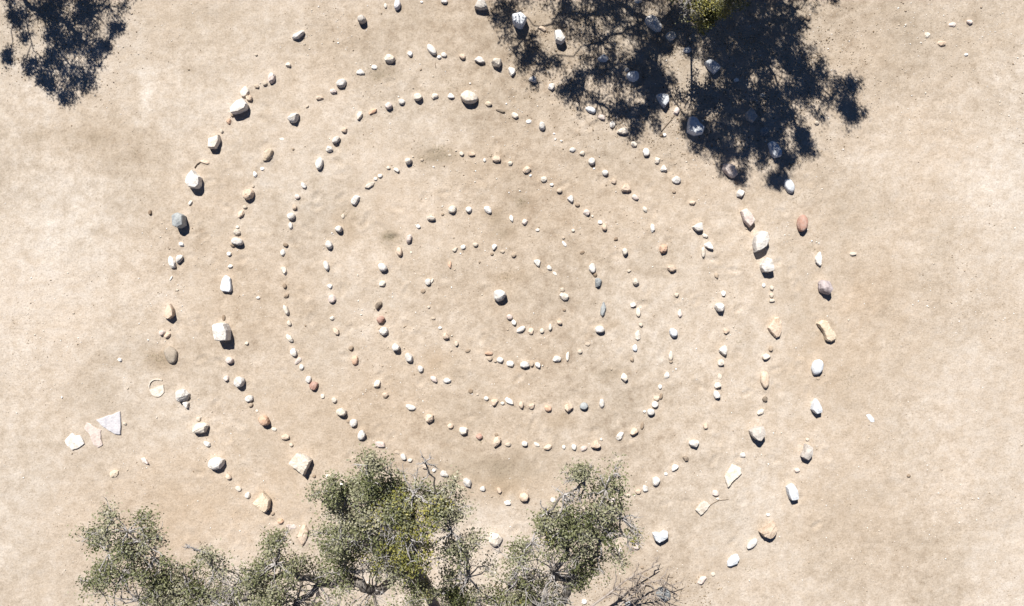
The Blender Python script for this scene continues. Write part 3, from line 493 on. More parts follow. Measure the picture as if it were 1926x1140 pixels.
for (k, ck), es in cells.items():
    looks = {}
    for e in es: looks.setdefault(look(e), []).append(e)
    for lk, g in looks.items():
        if lk[0] == 'x': pass
        g.sort(key=lambda e: math.atan2(e['px']-940, 560-e['py']) % (2*math.pi))
        for i, e in enumerate(g):
            l = ' '.join(lk)
            tie = '' if len(g) == 1 else (', clockwise one' if i == len(g)-1 else ', anticlockwise one' if i == 0 else ', middle one')
            if k == 'loose': e['lab'] = f"loose {lk[0]} {lk[1]} stone off the spiral, at {ck} from the centre boulder{tie}"
            else: e['lab'] = f"{l} stone at {ck}, {ORD[k]} ring from the centre{tie}"
labs = {}
for e in entries: labs.setdefault(e['lab'], []).append(e)
for l, g in labs.items():
    if len(g) > 1: print('DUP', l, len(g))
    if len(l.split()) > 16: print('LONG', l)
POLY = [ # traced outlines for the rocks whose shape can be read in the photograph
 (421,624,260,440,4.75,[(700,805),(750,792),(808,795),(838,855),(838,948),(780,955),(725,950),(708,900)]),
 (1455,282,1340,260,4.75,[(487,50),(525,28),(565,60),(605,135),(600,170),(545,185),(512,140)]),
 (1440,497,1380,420,4.75,[(228,375),(275,305),(318,320),(332,370),(346,425),(295,442),(250,440),(230,405)]),
 (1427,454,1380,420,4.75,[(170,125),(215,65),(280,85),(300,150),(268,215),(215,250),(172,265),(158,185)]),
 (369,340,260,220,4.75,[(512,480),(540,520),(580,545),(577,620),(550,648),(480,640),(453,600),(468,535)]),
 (452,202,240,0,4.75,[(930,990),(1000,910),(1050,888),(1088,945),(1080,985),(1010,1020),(945,1030)]),
 (1405,409,1340,260,4.75,[(240,655),(290,628),(335,680),(374,742),(325,802),(268,745)]),
 (428,534,260,440,4.75,[(790,368),(835,395),(847,500),(830,522),(760,517),(744,488),(762,400)]),
 (1421,814,1280,640,4.75,[(598,800),(650,768),(722,755),(735,825),(690,890),(655,880),(612,840)]),
 (405,269,260,220,4.75,[(648,200),(700,188),(735,165),(742,215),(710,290),(640,290)]),
 (975,41,900,0,3.8,[(235,125),(300,108),(348,150),(312,215),(280,208),(248,185)]),
 (1245,190,1140,160,4.75,[(437,100),(485,86),(550,95),(556,160),(515,212),(475,170)]),
 (1411,218,1140,160,4.75,[(1235,262),(1285,203),(1345,290),(1300,345),(1248,315)]),
 (1305,238,1140,160,4.75,[(735,290),(790,300),(818,350),(862,400),(850,447),(785,462),(713,430),(722,340)]),
 (1338,128,1260,0,3.8,[(238,455),(272,435),(345,478),(352,500),(310,540),(262,495)]),
 (1487,923,1300,840,4.75,[(835,352),(895,318),(930,368),(943,460),(870,468),(850,420)]),
 (1533,760,1280,640,4.75,[(1153,612),(1170,560),(1195,512),(1240,588),(1245,640),(1195,655)]),
 (1515,848,1280,640,4.75,[(1058,1032),(1085,985),(1100,912),(1160,945),(1158,1010),(1122,1068)]),
 (905,12,820,0,6.333,[(455,112),(495,30),(545,12),(585,30),(625,115),(540,130)]),
 (1051,70,900,0,3.8,[(538,238),(580,228),(622,292),(590,325),(548,310)]),
 (321,585,260,440,4.75,[(298,618),(328,665),(338,730),(292,765),(240,740),(265,680)]),
 (1310,427,1140,400,4.75,[(762,132),(808,98),(852,86),(858,165),(805,168)]),
 (343,415,260,220,4.75,[(342,885),(385,860),(437,885),(442,975),(395,1002),(348,985)]),
 (1228,47,900,0,3.8,[(1182,150),(1215,118),(1262,135),(1308,195),(1300,228),(1262,232),(1205,190)]),
]
for px, py, ox, oy, sc_, pl in POLY:
    e = min((q for q in entries if not q.get('poly')), key=lambda q: math.hypot(q['px']-px, q['py']-py))
    if math.hypot(e['px']-px, e['py']-py) > 8: print('POLY far', px, py); continue
    P_ = [(ox+a/sc_, oy+b_/sc_) for a, b_ in pl]; e['px'] = sum(p[0] for p in P_)/len(P_); e['py'] = sum(p[1] for p in P_)/len(P_); e['A'] = 0
    e['poly'] = [((a-e['px'])/100, (e['py']-b_)/100) for a, b_ in P_][::-1]
rnd = random.Random(5)
# small bits past the three hundred that show largest stay in one mesh
entries.sort(key=lambda e: -e['L']*e['W'])
NIND = 287
def place_stone(e, name='stone'):
    x, y = W2(e['px'], e['py'])
    m = math.sqrt(e['L']*e['W']); h = .72*e['h']*(.55*e['W']+.45*m)
    me = stone_mesh(name, e['L'], e['W'], h, e['s'], random.Random(int(e['px']*31+e['py']*7)), SM[e['c']], poly=e.get('poly'))
    o = bpy.data.objects.new(name, me); o.location = (x, y, gz(x, y)-.008); o.rotation_euler = (0, 0, R(e['A']))
    return o
Zf = Z.copy()     # soil banked against the bigger stones
for e in entries:
    m = math.sqrt(e['L']*e['W'])
    if m < .09: continue
    x, y = W2(e['px'], e['py']); r = m*.62
    i0, i1 = np.searchsorted(gx, (x-3*r, x+3*r)); j0, j1 = np.searchsorted(gy, (y-3*r, y+3*r))
    sx_, sy_ = X[j0:j1, i0:i1]-x, Y[j0:j1, i0:i1]-y
    a = R(e['A']); u = sx_*math.cos(a)+sy_*math.sin(a); v = -sx_*math.sin(a)+sy_*math.cos(a)
    if e.get('poly'): u, v = sx_, sy_; d2 = (u*u+v*v)/r**2
    else: d2 = (u/(e['L']*.62))**2+(v/(e['W']*.62))**2
    Zf[j0:j1, i0:i1] += min(.016, m*.07)*np.exp(-d2**1.5)*(.5+vnoise(sx_*30+e['px'], sy_*30, 4))-.004*np.exp(-(d2-2.6)**2)
gm.vertices.foreach_set('co', np.stack((X, Y, Zf), -1).astype(np.float32).ravel()); gm.update()
for e in entries[:NIND]:
    o = link(place_stone(e)); props(o, e['lab'], 'stone', 'loose stones off the spiral' if e['loose'] else SPGROUP)
# centre boulder: traced outline
def traced(ox, oy, s, poly, h, col, flat=False, name='stone', seed=1):
    pts = [W2(ox+a/s, oy+b_/s) for a, b_ in poly]
    cx = sum(p[0] for p in pts)/len(pts); cy = sum(p[1] for p in pts)/len(pts)
    loc0 = [(x-cx, y-cy) for x, y in pts][::-1]; q_ = random.Random(seed+9); loc = []
    for (a, b_), (c, d) in zip(loc0, loc0[1:]+loc0[:1]):
        loc.append((a, b_)); l = math.hypot(c-a, d-b_)
        for t in ((.5,) if l < .12 else (.33, .66)):
            loc.append((a+(c-a)*t+q_.uniform(-.05, .05)*l, b_+(d-b_)*t+q_.uniform(-.05, .05)*l))
    me = stone_mesh(name, 1, 1, h, 'a', random.Random(seed), SM[col], poly=loc, flat=flat)
    o = bpy.data.objects.new(name, me); o.location = (cx, cy, gz(cx, cy)-(.004 if not flat else .0))
    return link(o)
for i, (t, ox, oy, s, poly, h, col, lab) in enumerate(SLABS):
    o = traced(ox, oy, s, poly, h, col, t == 'F', 'stone' if t == 'P' else 'stone_slab', 40+i)
    props(o, lab, 'stone', SPGROUP if t == 'P' else 'flat slabs in the dirt')
# centre boulder: faceted block with a lit top leaning away from the shaded face
bm = bmesh.new()
cp = [(-.115,.075,.0),(-.06,.125,.0),(.03,.13,.0),(.10,.085,.0),(.125,.03,.0),(.05,-.075,.0),(-.04,-.11,.0),(-.10,-.05,.0),
      (-.12,.08,.10),(-.06,.13,.12),(.03,.125,.13),(.10,.085,.15),(.12,.025,.17),(.045,-.06,.15),(-.045,-.085,.12),(-.11,-.04,.09),
      (-.07,.07,.17),(.02,.08,.20),(.085,.045,.215),(.01,-.015,.20),(-.06,-.03,.17)]
for p in cp: bm.verts.new(p)
r_ = bmesh.ops.convex_hull(bm, input=bm.verts[:])
bmesh.ops.delete(bm, geom=list({g for g in r_['geom_interior']+r_['geom_unused'] if isinstance(g, bmesh.types.BMVert)}), context='VERTS')
bmesh.ops.subdivide_edges(bm, edges=bm.edges[:], cuts=2, use_grid_fill=True); bmesh.ops.triangulate(bm, faces=bm.faces[:])
bmesh.ops.smooth_vert(bm, verts=bm.verts[:], factor=.4, use_axis_x=True, use_axis_y=True, use_axis_z=True)
for v in bm.verts: v.co += Vector((rnd.uniform(-1, 1), rnd.uniform(-1, 1), rnd.uniform(-1, 1)))*.0035
bmesh.ops.recalc_face_normals(bm, faces=bm.faces[:])
me = bpy.data.meshes.new('stone'); bm.to_mesh(me); bm.free(); me.materials.append(SM['W'])
cb = link(bpy.data.objects.new('stone', me)); cb.location = (*W2(940, 558), gz(-.23, .12)-.01)
props(cb, 'pale centre boulder with grey shaded face, alone in the middle of the spiral', 'stone', SPGROUP)

# broken pale disc: crescent rim with a filled lower part, sunk in the dirt
bm = bmesh.new(); cx, cy = W2(296, 729)
N = 40; outer = []; inn = []
for i in range(N+1):
    a = R(55+i/N*275)
    ro = .160*(1+.04*math.sin(3*a)); lower = max(0, math.cos(a-R(262)))
    ri = ro-.017; c0 = .015+.05*math.cos(a)
    ex = 1.0; ey = 1.08
    outer.append((ro*math.cos(a)*ex, ro*math.sin(a)*ey)); inn.append((ri*math.cos(a)*ex, max(ri*math.sin(a)*ey, c0 if math.sin(a) < .1 else -1)))
vo = [[bm.verts.new((x*s_, y*s_, z)) for x, y in outer] for z, s_ in ((-.02, 1), (.009, 1), (.014, .97))]
vi = [[bm.verts.new((x, y, z)) for x, y in inn] for z in (.014, -.02)]
seq = vo+vi
for a, b_ in zip(seq, seq[1:]+seq[:1]):
    for i in range(N): bm.faces.new((a[i], a[i+1], b_[i+1], b_[i]))
for i in (0, N): bm.faces.new([s_[i] for s_ in seq])
bmesh.ops.recalc_face_normals(bm, faces=bm.faces[:])
me = bpy.data.meshes.new('stone_disc'); bm.to_mesh(me); bm.free(); me.materials.append(SM['C'])
o = link(bpy.data.objects.new('stone_disc', me)); o.location = (cx, cy, gz(cx, cy)+.004)
props(o, 'broken pale round disc with a thin curved rim, sunk in the dirt at left', 'stone disc')

# ------------------------------------------------------------------ gravel and grit (nobody could count it)
ico_v = np.array([(1,0,0),(-1,0,0),(0,1,0),(0,-1,0),(0,0,1),(0,0,-1)], float)
ico_f = np.array([(0,2,4),(2,1,4),(1,3,4),(3,0,4),(2,0,5),(1,2,5),(3,1,5),(0,3,5)])
def scatter(name, pts, sizes, flat, m, jit=.35):
    n = len(pts)
    v = ico_v[None]*(1+rng.uniform(-jit, jit, (n, 6, 1)))
    v = v*np.stack((sizes, sizes*rng.uniform(.55, 1, n), sizes*flat*rng.uniform(.7, 1.3, n)), -1)[:, None, :]
    a = rng.uniform(0, 6.28, n); ca, sa = np.cos(a)[:, None], np.sin(a)[:, None]
    x = v[..., 0]*ca-v[..., 1]*sa; y = v[..., 0]*sa+v[..., 1]*ca
    V = np.stack((x, y, v[..., 2]), -1)+pts[:, None, :]
    F = (ico_f[None]+(np.arange(n)*6)[:, None, None]).reshape(-1)
    me = np_mesh(name, V.reshape(-1, 3), F, np.full(n*8, 3), m)
    return link(bpy.data.objects.new(name, me))
P = rng.uniform((-10.2, -6.4), (10.2, 6.4), (56000, 2))
dens = vnoise(P[:, 0]*.8, P[:, 1]*.8, 5)*.55+vnoise(P[:, 0]*2.4, P[:, 1]*2.4, 8)*.45
pxx = P[:, 0]*100+963; pyy = 570-P[:, 1]*100
boost = .42*np.exp(-(((pxx-1790)/190)**2+((pyy-70)/130)**2))+.16*np.exp(-(((pxx-1330)/280)**2+((pyy-170)/170)**2))+.12*np.exp(-(((pxx-130)/140)**2+((pyy-90)/130)**2))+.10*np.exp(-(((pxx-1540)/60)**2+((pyy-480)/180)**2))
keep = rng.random(len(P)) < np.clip((dens+boost-.38)*1.6, .02, 1)
P = P[keep]; n = len(P)
sz = .005+.010*rng.random(n)**3+.016*(rng.random(n) > .92)*rng.random(n)
z = ground_z(P[:, 0], P[:, 1])
g = scatter('gravel', np.column_stack((P, z+sz*.15)), sz, .6, M_GRAVEL); props(g, 'fine pale gravel scattered over the dirt', 'gravel', kind='stuff')
# leftover tiny bits of the spiral, one mesh
if len(entries) > NIND:
    bm = bmesh.new()
    for e in entries[NIND:]:
        o = place_stone(e, 'pebbles'); t = bmesh.new(); t.from_mesh(o.data); t.transform(Matrix.Translation(o.location) @ Matrix.Rotation(o.rotation_euler.z, 4, 'Z'))
        tmp = bpy.data.meshes.new('t'); t.to_mesh(tmp); t.free(); bm.from_mesh(tmp); bpy.data.meshes.remove(tmp); bpy.data.meshes.remove(o.data)
    me = bpy.data.meshes.new('pebbles'); bm.to_mesh(me); bm.free(); me.materials.append(M_GRAVEL)
    o = link(bpy.data.objects.new('pebbles', me)); props(o, 'tiny pebbles filling gaps between the spiral stones', 'pebbles', kind='stuff')
# leaf litter under the oaks
def litter_pts(cx, cy, rx, ry, n):
    a = rng.uniform(0, 6.28, n); r = np.sqrt(rng.random(n))*(1+.3*rng.standard_normal(n)*.4)
    x, y = W2(cx, cy); return np.column_stack((x+rx/100*r*np.cos(a), y+ry/100*r*np.sin(a)))
LP = np.concatenate((litter_pts(1290, 90, 330, 190, 5200), litter_pts(1420, 250, 160, 90, 900), litter_pts(120, 50, 130, 130, 1100), litter_pts(760, 1150, 420, 150, 1800), litter_pts(1230, 1120, 130, 60, 600), litter_pts(1030, 1090, 180, 80, 500)))
c_ = vnoise(LP[:, 0]*3, LP[:, 1]*3, 77); LP = LP[rng.random(len(LP)) < c_*1.3]
n = len(LP); s_ = rng.uniform(.006, .017, n)
lt = scatter('leaf_litter', np.column_stack((LP, ground_z(LP[:, 0], LP[:, 1])+.005)), s_, .28, M_LITTER, .45)
props(lt, 'dry fallen oak leaves and bark bits under the trees', 'leaf litter', kind='stuff')

# ------------------------------------------------------------------ tubes, trees
class Tubes:
    def __init__(s): s.v = []; s.f = []
    def add(s, pts, rad, k=6, cap=True):
        base = len(s.v); up = Vector((0, 0, 1)); prev = None
        n = len(pts)
        for i, p in enumerate(pts):
            d = (pts[min(i+1, n-1)]-pts[max(i-1, 0)])
            if d.length < 1e-6: d = Vector((0, 0, 1))
            d.normalize()
            a = prev if prev is not None else (Vector((1, 0, 0)) if abs(d.x) < .8 else Vector((0, 1, 0)))
            a = (a-d*a.dot(d)); a.normalize(); prev = a; b2 = d.cross(a)
            for j in range(k):
                t = 2*math.pi*j/k; r = rad[i]
                s.v.append(p+(a*math.cos(t)+b2*math.sin(t))*r)
        for i in range(n-1):
            for j in range(k):
                s.f.append((base+i*k+j, base+i*k+(j+1) % k, base+(i+1)*k+(j+1) % k, base+(i+1)*k+j))
        if cap:
            s.f.append(tuple(base+j for j in range(k))[::-1]); s.f.append(tuple(base+(n-1)*k+j for j in range(k)))
    def mesh(s, name, m):
        tot = [len(f) for f in s.f]
        return np_mesh(name, [tuple(v) for v in s.v], [i for f in s.f for i in f], tot, m, True)
def crooked(a, b, rnd, k=.12, n=4):
    d = b-a; L = d.length; out = [a]
    o = Vector((0, 0, 0))
    for i in range(1, n):
        o = o*.5+Vector((rnd.uniform(-1, 1), rnd.uniform(-1, 1), rnd.uniform(-.7, .7)))*L*k
        out.append(a.lerp(b, i/n)+o)
    out.append(b); return out
def make_leaves(name, tips, m, rnd_np, size=(.022, .036), per=12, spread=.052):
    n = len(tips)*per
    c = np.repeat(np.array(tips), per, 0)+rnd_np.normal(0, spread, (n, 3))*np.array([1, 1, .75])
    nrm = rnd_np.normal(0, .75, (n, 3)); nrm[:, 2] = np.abs(nrm[:, 2])+.6; nrm /= np.linalg.norm(nrm, axis=1)[:, None]
    t = rnd_np.normal(0, 1, (n, 3)); t -= nrm*(t*nrm).sum(1)[:, None]; t /= np.linalg.norm(t, axis=1)[:, None]
    b2 = np.cross(nrm, t); L = rnd_np.uniform(*size, n)[:, None]; Wd = L*rnd_np.uniform(.42, .62, n)[:, None]
    p0 = c-t*L*.5; p1 = c+b2*Wd*.5+nrm*L*.10-t*L*.05; p2 = c+t*L*.5; p3 = c-b2*Wd*.5+nrm*L*.10-t*L*.05
    V = np.stack((p0, p1, p2, p3), 1).reshape(-1, 3)
    F = (np.array([0, 1, 2, 0, 2, 3])[None]+(np.arange(n)*4)[:, None]).ravel()
    me = np_mesh(name, V, F, np.full(n*2, 3), m)
    T = np.array(tips); tone = .5+1.5*(vnoise(T[:, 0]*4.5, T[:, 1]*4.5+T[:, 2]*3, 3)-.5)*.7+rnd_np.normal(0, .15, len(T))
    at = me.attributes.new('tone', 'FLOAT', 'POINT'); at.data.foreach_set('value', np.repeat(np.clip(tone, 0, 1), per*4).astype(np.float32))
    return me
def oak(name, base, trunk_pts, clumps, seed, label, group=None, trunk_r=.20, per=12, leaf=(.026, .042), thin=.47):
    """clumps: (Vector, radius, density, yellow) ; limbs grow to each clump from the nearest wood already there"""
    rnd = random.Random(seed); rn = np.random.default_rng(seed)
    root = bpy.data.objects.new(name, None); link(root); root.location = base
    B = Vector(base)
    nodes = [Vector(p) for p in trunk_pts]; par = [-1]+list(range(len(trunk_pts)-1)); 
    top = nodes[-1]; ends = []
    for (c, r, dn, yl) in sorted(clumps, key=lambda q: (q[0]-top).length):
        best = min(range(1, len(nodes)), key=lambda i: (nodes[i]-c).length+.5*(nodes[i]-top).length+(1.5 if nodes[i].z > c.z+.6 else 0))
        pts = crooked(nodes[best], c, rnd, .10, 4); j = best
        for p in pts[1:]:
            nodes.append(p); par.append(j); j = len(nodes)-1
        ends.append((j, c, r, dn, yl))
    tips = []; ytips = []; tw = Tubes()
    wt = [0.0]*len(nodes)
    for (j, c, r, dn, yl) in ends:
        wt[j] += r*r*dn*.9
        ns = max(6, int(40*r*dn+4))
        for _ in range(ns):
            u = Vector((rnd.gauss(0, 1), rnd.gauss(0, 1), rnd.gauss(0, 1))); u.normalize(); u.z *= .55
            s = c+u*r*rnd.uniform(.3, .95)
            sp = crooked(c+u*r*.05, s, rnd, .13, 3)
            tw.add(sp, [.011, .009, .007, .006], 4, False)
            for _ in range(rnd.randint(4, 6)):
                v = Vector((rnd.gauss(0, 1), rnd.gauss(0, 1), rnd.gauss(.25, .8))); v.normalize()
                e = s+(v*.7+u*.5)*r*rnd.uniform(.22, .5)
                ep = crooked(s, e, rnd, .15, 3)
                tw.add(ep, [.0055, .0045, .0035, .0025], 3, False)
                big_ = .75 if dn >= 1.5 else 1
                gap = float(vnoise(np.array([e.x*3.1]), np.array([e.y*3.1+e.z*1.3]), 12)[0])*.6+float(vnoise(np.array([e.x*7.5]), np.array([e.y*7.5]), 19)[0])*.4
                if gap < thin*big_: continue
                bare = rnd.random() < .07
                if not bare:
                    tips_ = ytips if rnd.random() < yl else tips
                    tips_.append(tuple(e)); tips_.append(tuple(e.lerp(ep[2], .6)))
                else:
                    for _ in range(3):
                        f = e+Vector((rnd.uniform(-1, 1), rnd.uniform(-1, 1), rnd.uniform(-.3, .8)))*.12
                        tw.add([e, e.lerp(f, .5)+Vector((rnd.uniform(-.02, .02),)*3), f], [.003, .0025, .0015], 3, False)
    for i in range(len(nodes)-1, 0, -1):
        wt[par[i]] += wt[i]
    mx = wt[0]; rad = [max(.010, trunk_r*(max(q, 1e-4)/mx)**.58) for q in wt]
    tb = Tubes(); kids = {}
    for i, p in enumerate(par): kids.setdefault(p, []).append(i)
    for p, ks in kids.items():
        if p < 0: continue
        for s0 in ks:
            ch = [p]; i = s0
            if p > 0 and max(ks, key=lambda q: wt[q]) == s0 and False: pass
            # chains start at each fork
            if len(ks) == 1 and par[p] >= 0: continue
            while True:
                ch.append(i); k2 = kids.get(i, [])
                if len(k2) != 1: break
                i = k2[0]
            rr = [min(rad[ch[1]]*1.08, rad[ch[0]])]+[rad[q]*1.0 for q in ch[1:]]
            tb.add([nodes[q] for q in ch], rr, 9 if rr[0] > .05 else 6)
    tr = link(bpy.data.objects.new('trunk', tb.mesh('trunk', M_BARK)), root)
    tg = link(bpy.data.objects.new('twigs', tw.mesh('twigs', M_TWIG)), root)
    cr = link(bpy.data.objects.new('crown', make_leaves('crown', tips, M_LEAF, rn, size=leaf, per=per)), root)
    ch_ = [tr, tg, cr]
    if ytips: ch_.append(link(bpy.data.objects.new('yellow_foliage', make_leaves('yellow_foliage', ytips, M_LEAFY, rn, size=leaf, per=per)), root))
    for o in ch_: o.matrix_parent_inverse = Matrix.Translation(-B)
    props(root, label, 'tree', group)
    print('TREE', name, len(tips), len(ytips), len(tw.f))
    return root
def app(px, py, h):          # point seen at (px,py) when it stands h above the ground
    x, y = W2(px, py); k = (H-h)/H; return Vector((x*k, y*k, h))
def shd(px, py, h):          # point at height h whose shadow falls on (px,py)
    x, y = W2(px, py); return Vector((x-SHX*h, y-SHY*h, h))

# lower oak (spreads up from below the frame)
low = [ # px, py, r px as seen, height, density, yellow
 (700,905,42,4.9,.6,0),(730,955,55,4.8,1.25,.05),(780,930,50,4.9,.8,.1),(670,975,62,4.6,1.2,0),(640,1010,45,4.4,.7,0),(760,1000,62,4.9,1.2,.75),(790,985,45,4.9,.9,.5),(702,1018,62,3.6,1.6,0),(650,938,38,4.8,1.1,0),(725,1040,40,3.4,1.4,0),(720,1040,60,4.2,.9,.1),(820,930,35,4.9,.6,0),  # a few dense clumps here are added to shade the trunk
 (835,950,38,4.8,.8,0),(850,1000,45,4.7,.9,0),(870,1040,45,4.4,.9,0),(880,1085,45,4.0,.8,0),(800,870,28,5.2,.35,0),(690,875,24,5.2,.4,0),(630,925,28,5.0,.35,0),(650,1075,60,3.9,.8,0),(780,1040,40,4.4,.8,.6),
 (890,1130,45,3.6,.9,.1),(600,1100,55,3.7,.8,0),(560,1130,50,3.6,.8,0),(700,1110,60,3.6,.7,0),(858,1112,34,3.8,.7,0),(832,1118,24,3.9,.9,.2),(778,1105,26,3.6,.9,.1),(700,1190,90,4.5,.9,0),(880,1180,50,3.8,.8,0),
 (520,1060,55,4.3,.75,0),(525,1025,28,4.5,.4,0),(480,1090,50,4.2,.8,0),(440,1110,50,4.1,.8,0),(400,1070,38,4.4,.5,0),(375,1035,28,4.6,.35,0),(380,1120,50,4.1,.8,0),(460,1150,70,4.2,.8,0),(350,1100,35,4.2,.7,0),
 (270,1020,55,4.5,.75,0),(240,1000,45,4.6,.5,0),(205,1040,45,4.5,.55,0),(290,1050,48,4.4,1.0,0),(300,1090,45,4.2,1.0,0),(230,1080,60,4.3,.8,0),(190,1090,35,4.3,.5,0),(260,1130,60,4.2,.8,0),(200,1000,30,4.7,.25,0),(330,1150,60,4.1,.8,0),(220,1180,70,4.2,.8,0)]
lowr = [(1100,905,45,5.0,.6,0),(1060,930,32,5.0,.4,0),(1140,920,42,5.0,.5,0),(1120,965,60,4.7,.9,0),(1060,985,50,4.6,.95,.1),(1170,975,42,4.7,.65,0),(1180,1010,35,4.6,.55,.1),(1130,1015,50,4.4,.8,0),(1065,1030,45,4.2,.9,0),(1000,1020,42,4.5,.75,0),(980,1060,48,4.1,.8,0),
 (1040,1075,55,3.9,.95,0),(1075,1095,30,3.7,.7,0),(960,1110,50,3.7,.8,.05),(1010,1125,50,3.6,.8,0),(1060,1130,28,3.5,.5,.1),(940,1150,60,3.8,.8,0),(1020,1180,70,4.2,.8,0),(1100,885,15,5.2,.3,0),(1160,890,14,5.2,.2,0),(1120,1045,28,4.0,.4,0),(1030,965,25,4.8,.3,0)]
def clumps(lst, jit=.2, seed=1):
    r_ = random.Random(seed); out = []
    for (px, py, r, h, d, yl) in lst:
        if px < 330: d *= .78
        r *= r_.uniform(.85, 1.18)
        out.append((app(px, py, h), r/100*(H-h)/H*1.08, d, yl))
    return out
b1 = app(838, 1190, 0); b1.z = gz(b1.x, -6.3)-.05
extra = [(Vector((-2.4+i*.9, -6.3-.5*(i % 2), 4.2+.25*(i % 3))), .7, .7, .05) for i in range(4)]+[(Vector((-5.2+i*.9, -5.6, 4.1)), .6, .7, 0) for i in range(3)]
oak('oak_tree', b1, [b1, app(830, 1165, .8), app(815, 1135, 1.5), app(800, 1098, 2.1), app(786, 1075, 2.6)], clumps(low)+extra, 21,
    'wide grey-green oak with yellowish middle, at the lower left and bottom centre', 'oaks around the spiral', .09, 13)
b2 = app(930, 1255, 0); b2.z = -.05
oak('oak_tree', b2, [b2, app(945, 1215, .9), app(965, 1165, 1.8), app(985, 1110, 2.6)], clumps(lowr)+[(Vector((.3+i*.8, -5.9, 4.3)), .6, .7, 0) for i in range(3)], 33,
    'smaller thin grey-green oak crown right of the wide one at the bottom', 'oaks around the spiral', .11, 12)

# upper right oak: stands beyond the top edge, throws the big shadow
SH = [(960,20,40,.9),(985,75,34,1),(1012,120,34,.9),(1050,25,30,.5),(1100,30,48,1.0),(1130,80,56,1.0),(1098,165,32,.8),(1152,128,40,1.1),(1125,195,40,1.0),(1070,170,24,.4),(1205,118,44,1.1),(1185,222,34,.8),(1215,222,24,.8),(1200,45,52,1.0),(1240,150,26,1.0),(1215,190,26,.5),
 (1290,50,40,1.1),(1325,60,50,1.3),(1385,55,66,1.3),(1365,118,38,1.1),(1190,140,26,1.5),(1235,172,26,1.5),(1303,232,24,1.6),(1430,50,56,1.2),(1440,115,58,1.3),(1400,170,56,1.3),(1485,80,42,1.0),(1505,125,30,.7),(1465,175,44,1.0),(1374,240,40,1.0),(1330,270,28,.9),(1405,235,44,1.1),(1445,230,46,1.2),(1490,215,34,.9),
 (1530,150,32,.7),(1565,185,36,.9),(1595,205,28,.8),(1600,165,18,.6),(1520,175,22,.5),(1455,290,32,1.1),(1462,335,20,1.1),(1385,290,32,.55),(1515,270,20,1.1),(1503,258,14,1.1),(1355,322,14,.6),(1392,330,14,.4),(1260,30,24,.5),(1490,20,40,.8),(1565,-8,14,.7),(1330,10,40,1),(1160,10,40,1.0),(1480,300,16,.5),(1350,-25,90,1.2),(1180,-40,80,1.1),(1450,-40,80,1.1),(1040,-40,60,.9),(1250,90,20,.9),(1235,60,30,.7)]
cl = []
rr_ = random.Random(3)
for (px, py, r, d) in SH:
    ys = (570-py)/100
    h = max((5.75-ys+r/100)/1.30+.55, 2.5)+rr_.uniform(0, .5)
    cl.append((shd(px, py, h), r/100*1.0, d*(1.4 if 1270 < px < 1480 and py < 260 else 1.15), .05))
for _ in range(14):
    cl.append((Vector((rr_.uniform(-1.5, 6), rr_.uniform(9.9, 11.3), rr_.uniform(3.0, 4.3))), rr_.uniform(.6, .9), .7, .05))
cl.append((app(1318, 8, 1.35), .34, 1.6, .7)); cl.append((app(1295, -12, 1.5), .3, 1.2, .4)); cl.append((app(1345, 20, 1.3), .17, 1.4, .5)); cl.append((app(1325, 30, 1.25), .15, 1.6, .9)); cl.append((app(1380, -20, 1.6), .25, .9, .1))
b3 = Vector((2.6, 8.6, -.05))
oak('oak_tree', b3, [b3, b3+Vector((.1, -.1, .9)), b3+Vector((-.05, -.35, 1.7)), b3+Vector((.15, -.7, 2.4))], cl, 47,
    'oak beyond the top edge with one yellow-green branch tip showing at the top', 'oaks around the spiral', .18, 14, (.03, .052), .44)
SH2 = [(18,12,22,.8),(80,20,38,1.1),(125,45,42,1.1),(170,30,42,1.1),(206,12,26,.8),(218,45,11,.5),(205,80,20,.8),(160,80,34,1.0),(105,85,26,.8),(55,65,18,.6),(25,40,12,.3),(16,105,12,.35),(60,122,14,.7),(88,155,18,.8),(138,130,30,1.0),(128,165,18,.9),(126,192,8,.8),(188,125,20,1.0),(160,152,18,.8),(90,125,16,.6),(60,15,24,.9),(150,-20,60,1.1),(70,-30,60,1.0),(10,-30,50,.8),(215,-30,40,.8)]
cl = []
for (px, py, r, d) in SH2:
    ys = (570-py)/100
    h = max((5.75-ys+r/100)/1.30+.5, 2.2)+rr_.uniform(0, .4)
    cl.append((shd(px, py, h), r/100*1.0, d*(1.4 if 1270 < px < 1480 and py < 260 else 1.15), .05))
for _ in range(10):
    cl.append((Vector((rr_.uniform(-12, -8), rr_.uniform(9.2, 10.6), rr_.uniform(2.6, 3.8))), rr_.uniform(.5, .8), .7, .05))
b4 = Vector((-10.3, 8.3, -.05))
oak('oak_tree', b4, [b4, b4+Vector((.1, 0, .8)), b4+Vector((.2, -.2, 1.5)), b4+Vector((.3, -.4, 2.0))], cl, 59,
    'oak outside the top left corner, its leafy shadow lying on the dirt', 'oaks around the spiral', .13, 14, (.03, .052), .50)

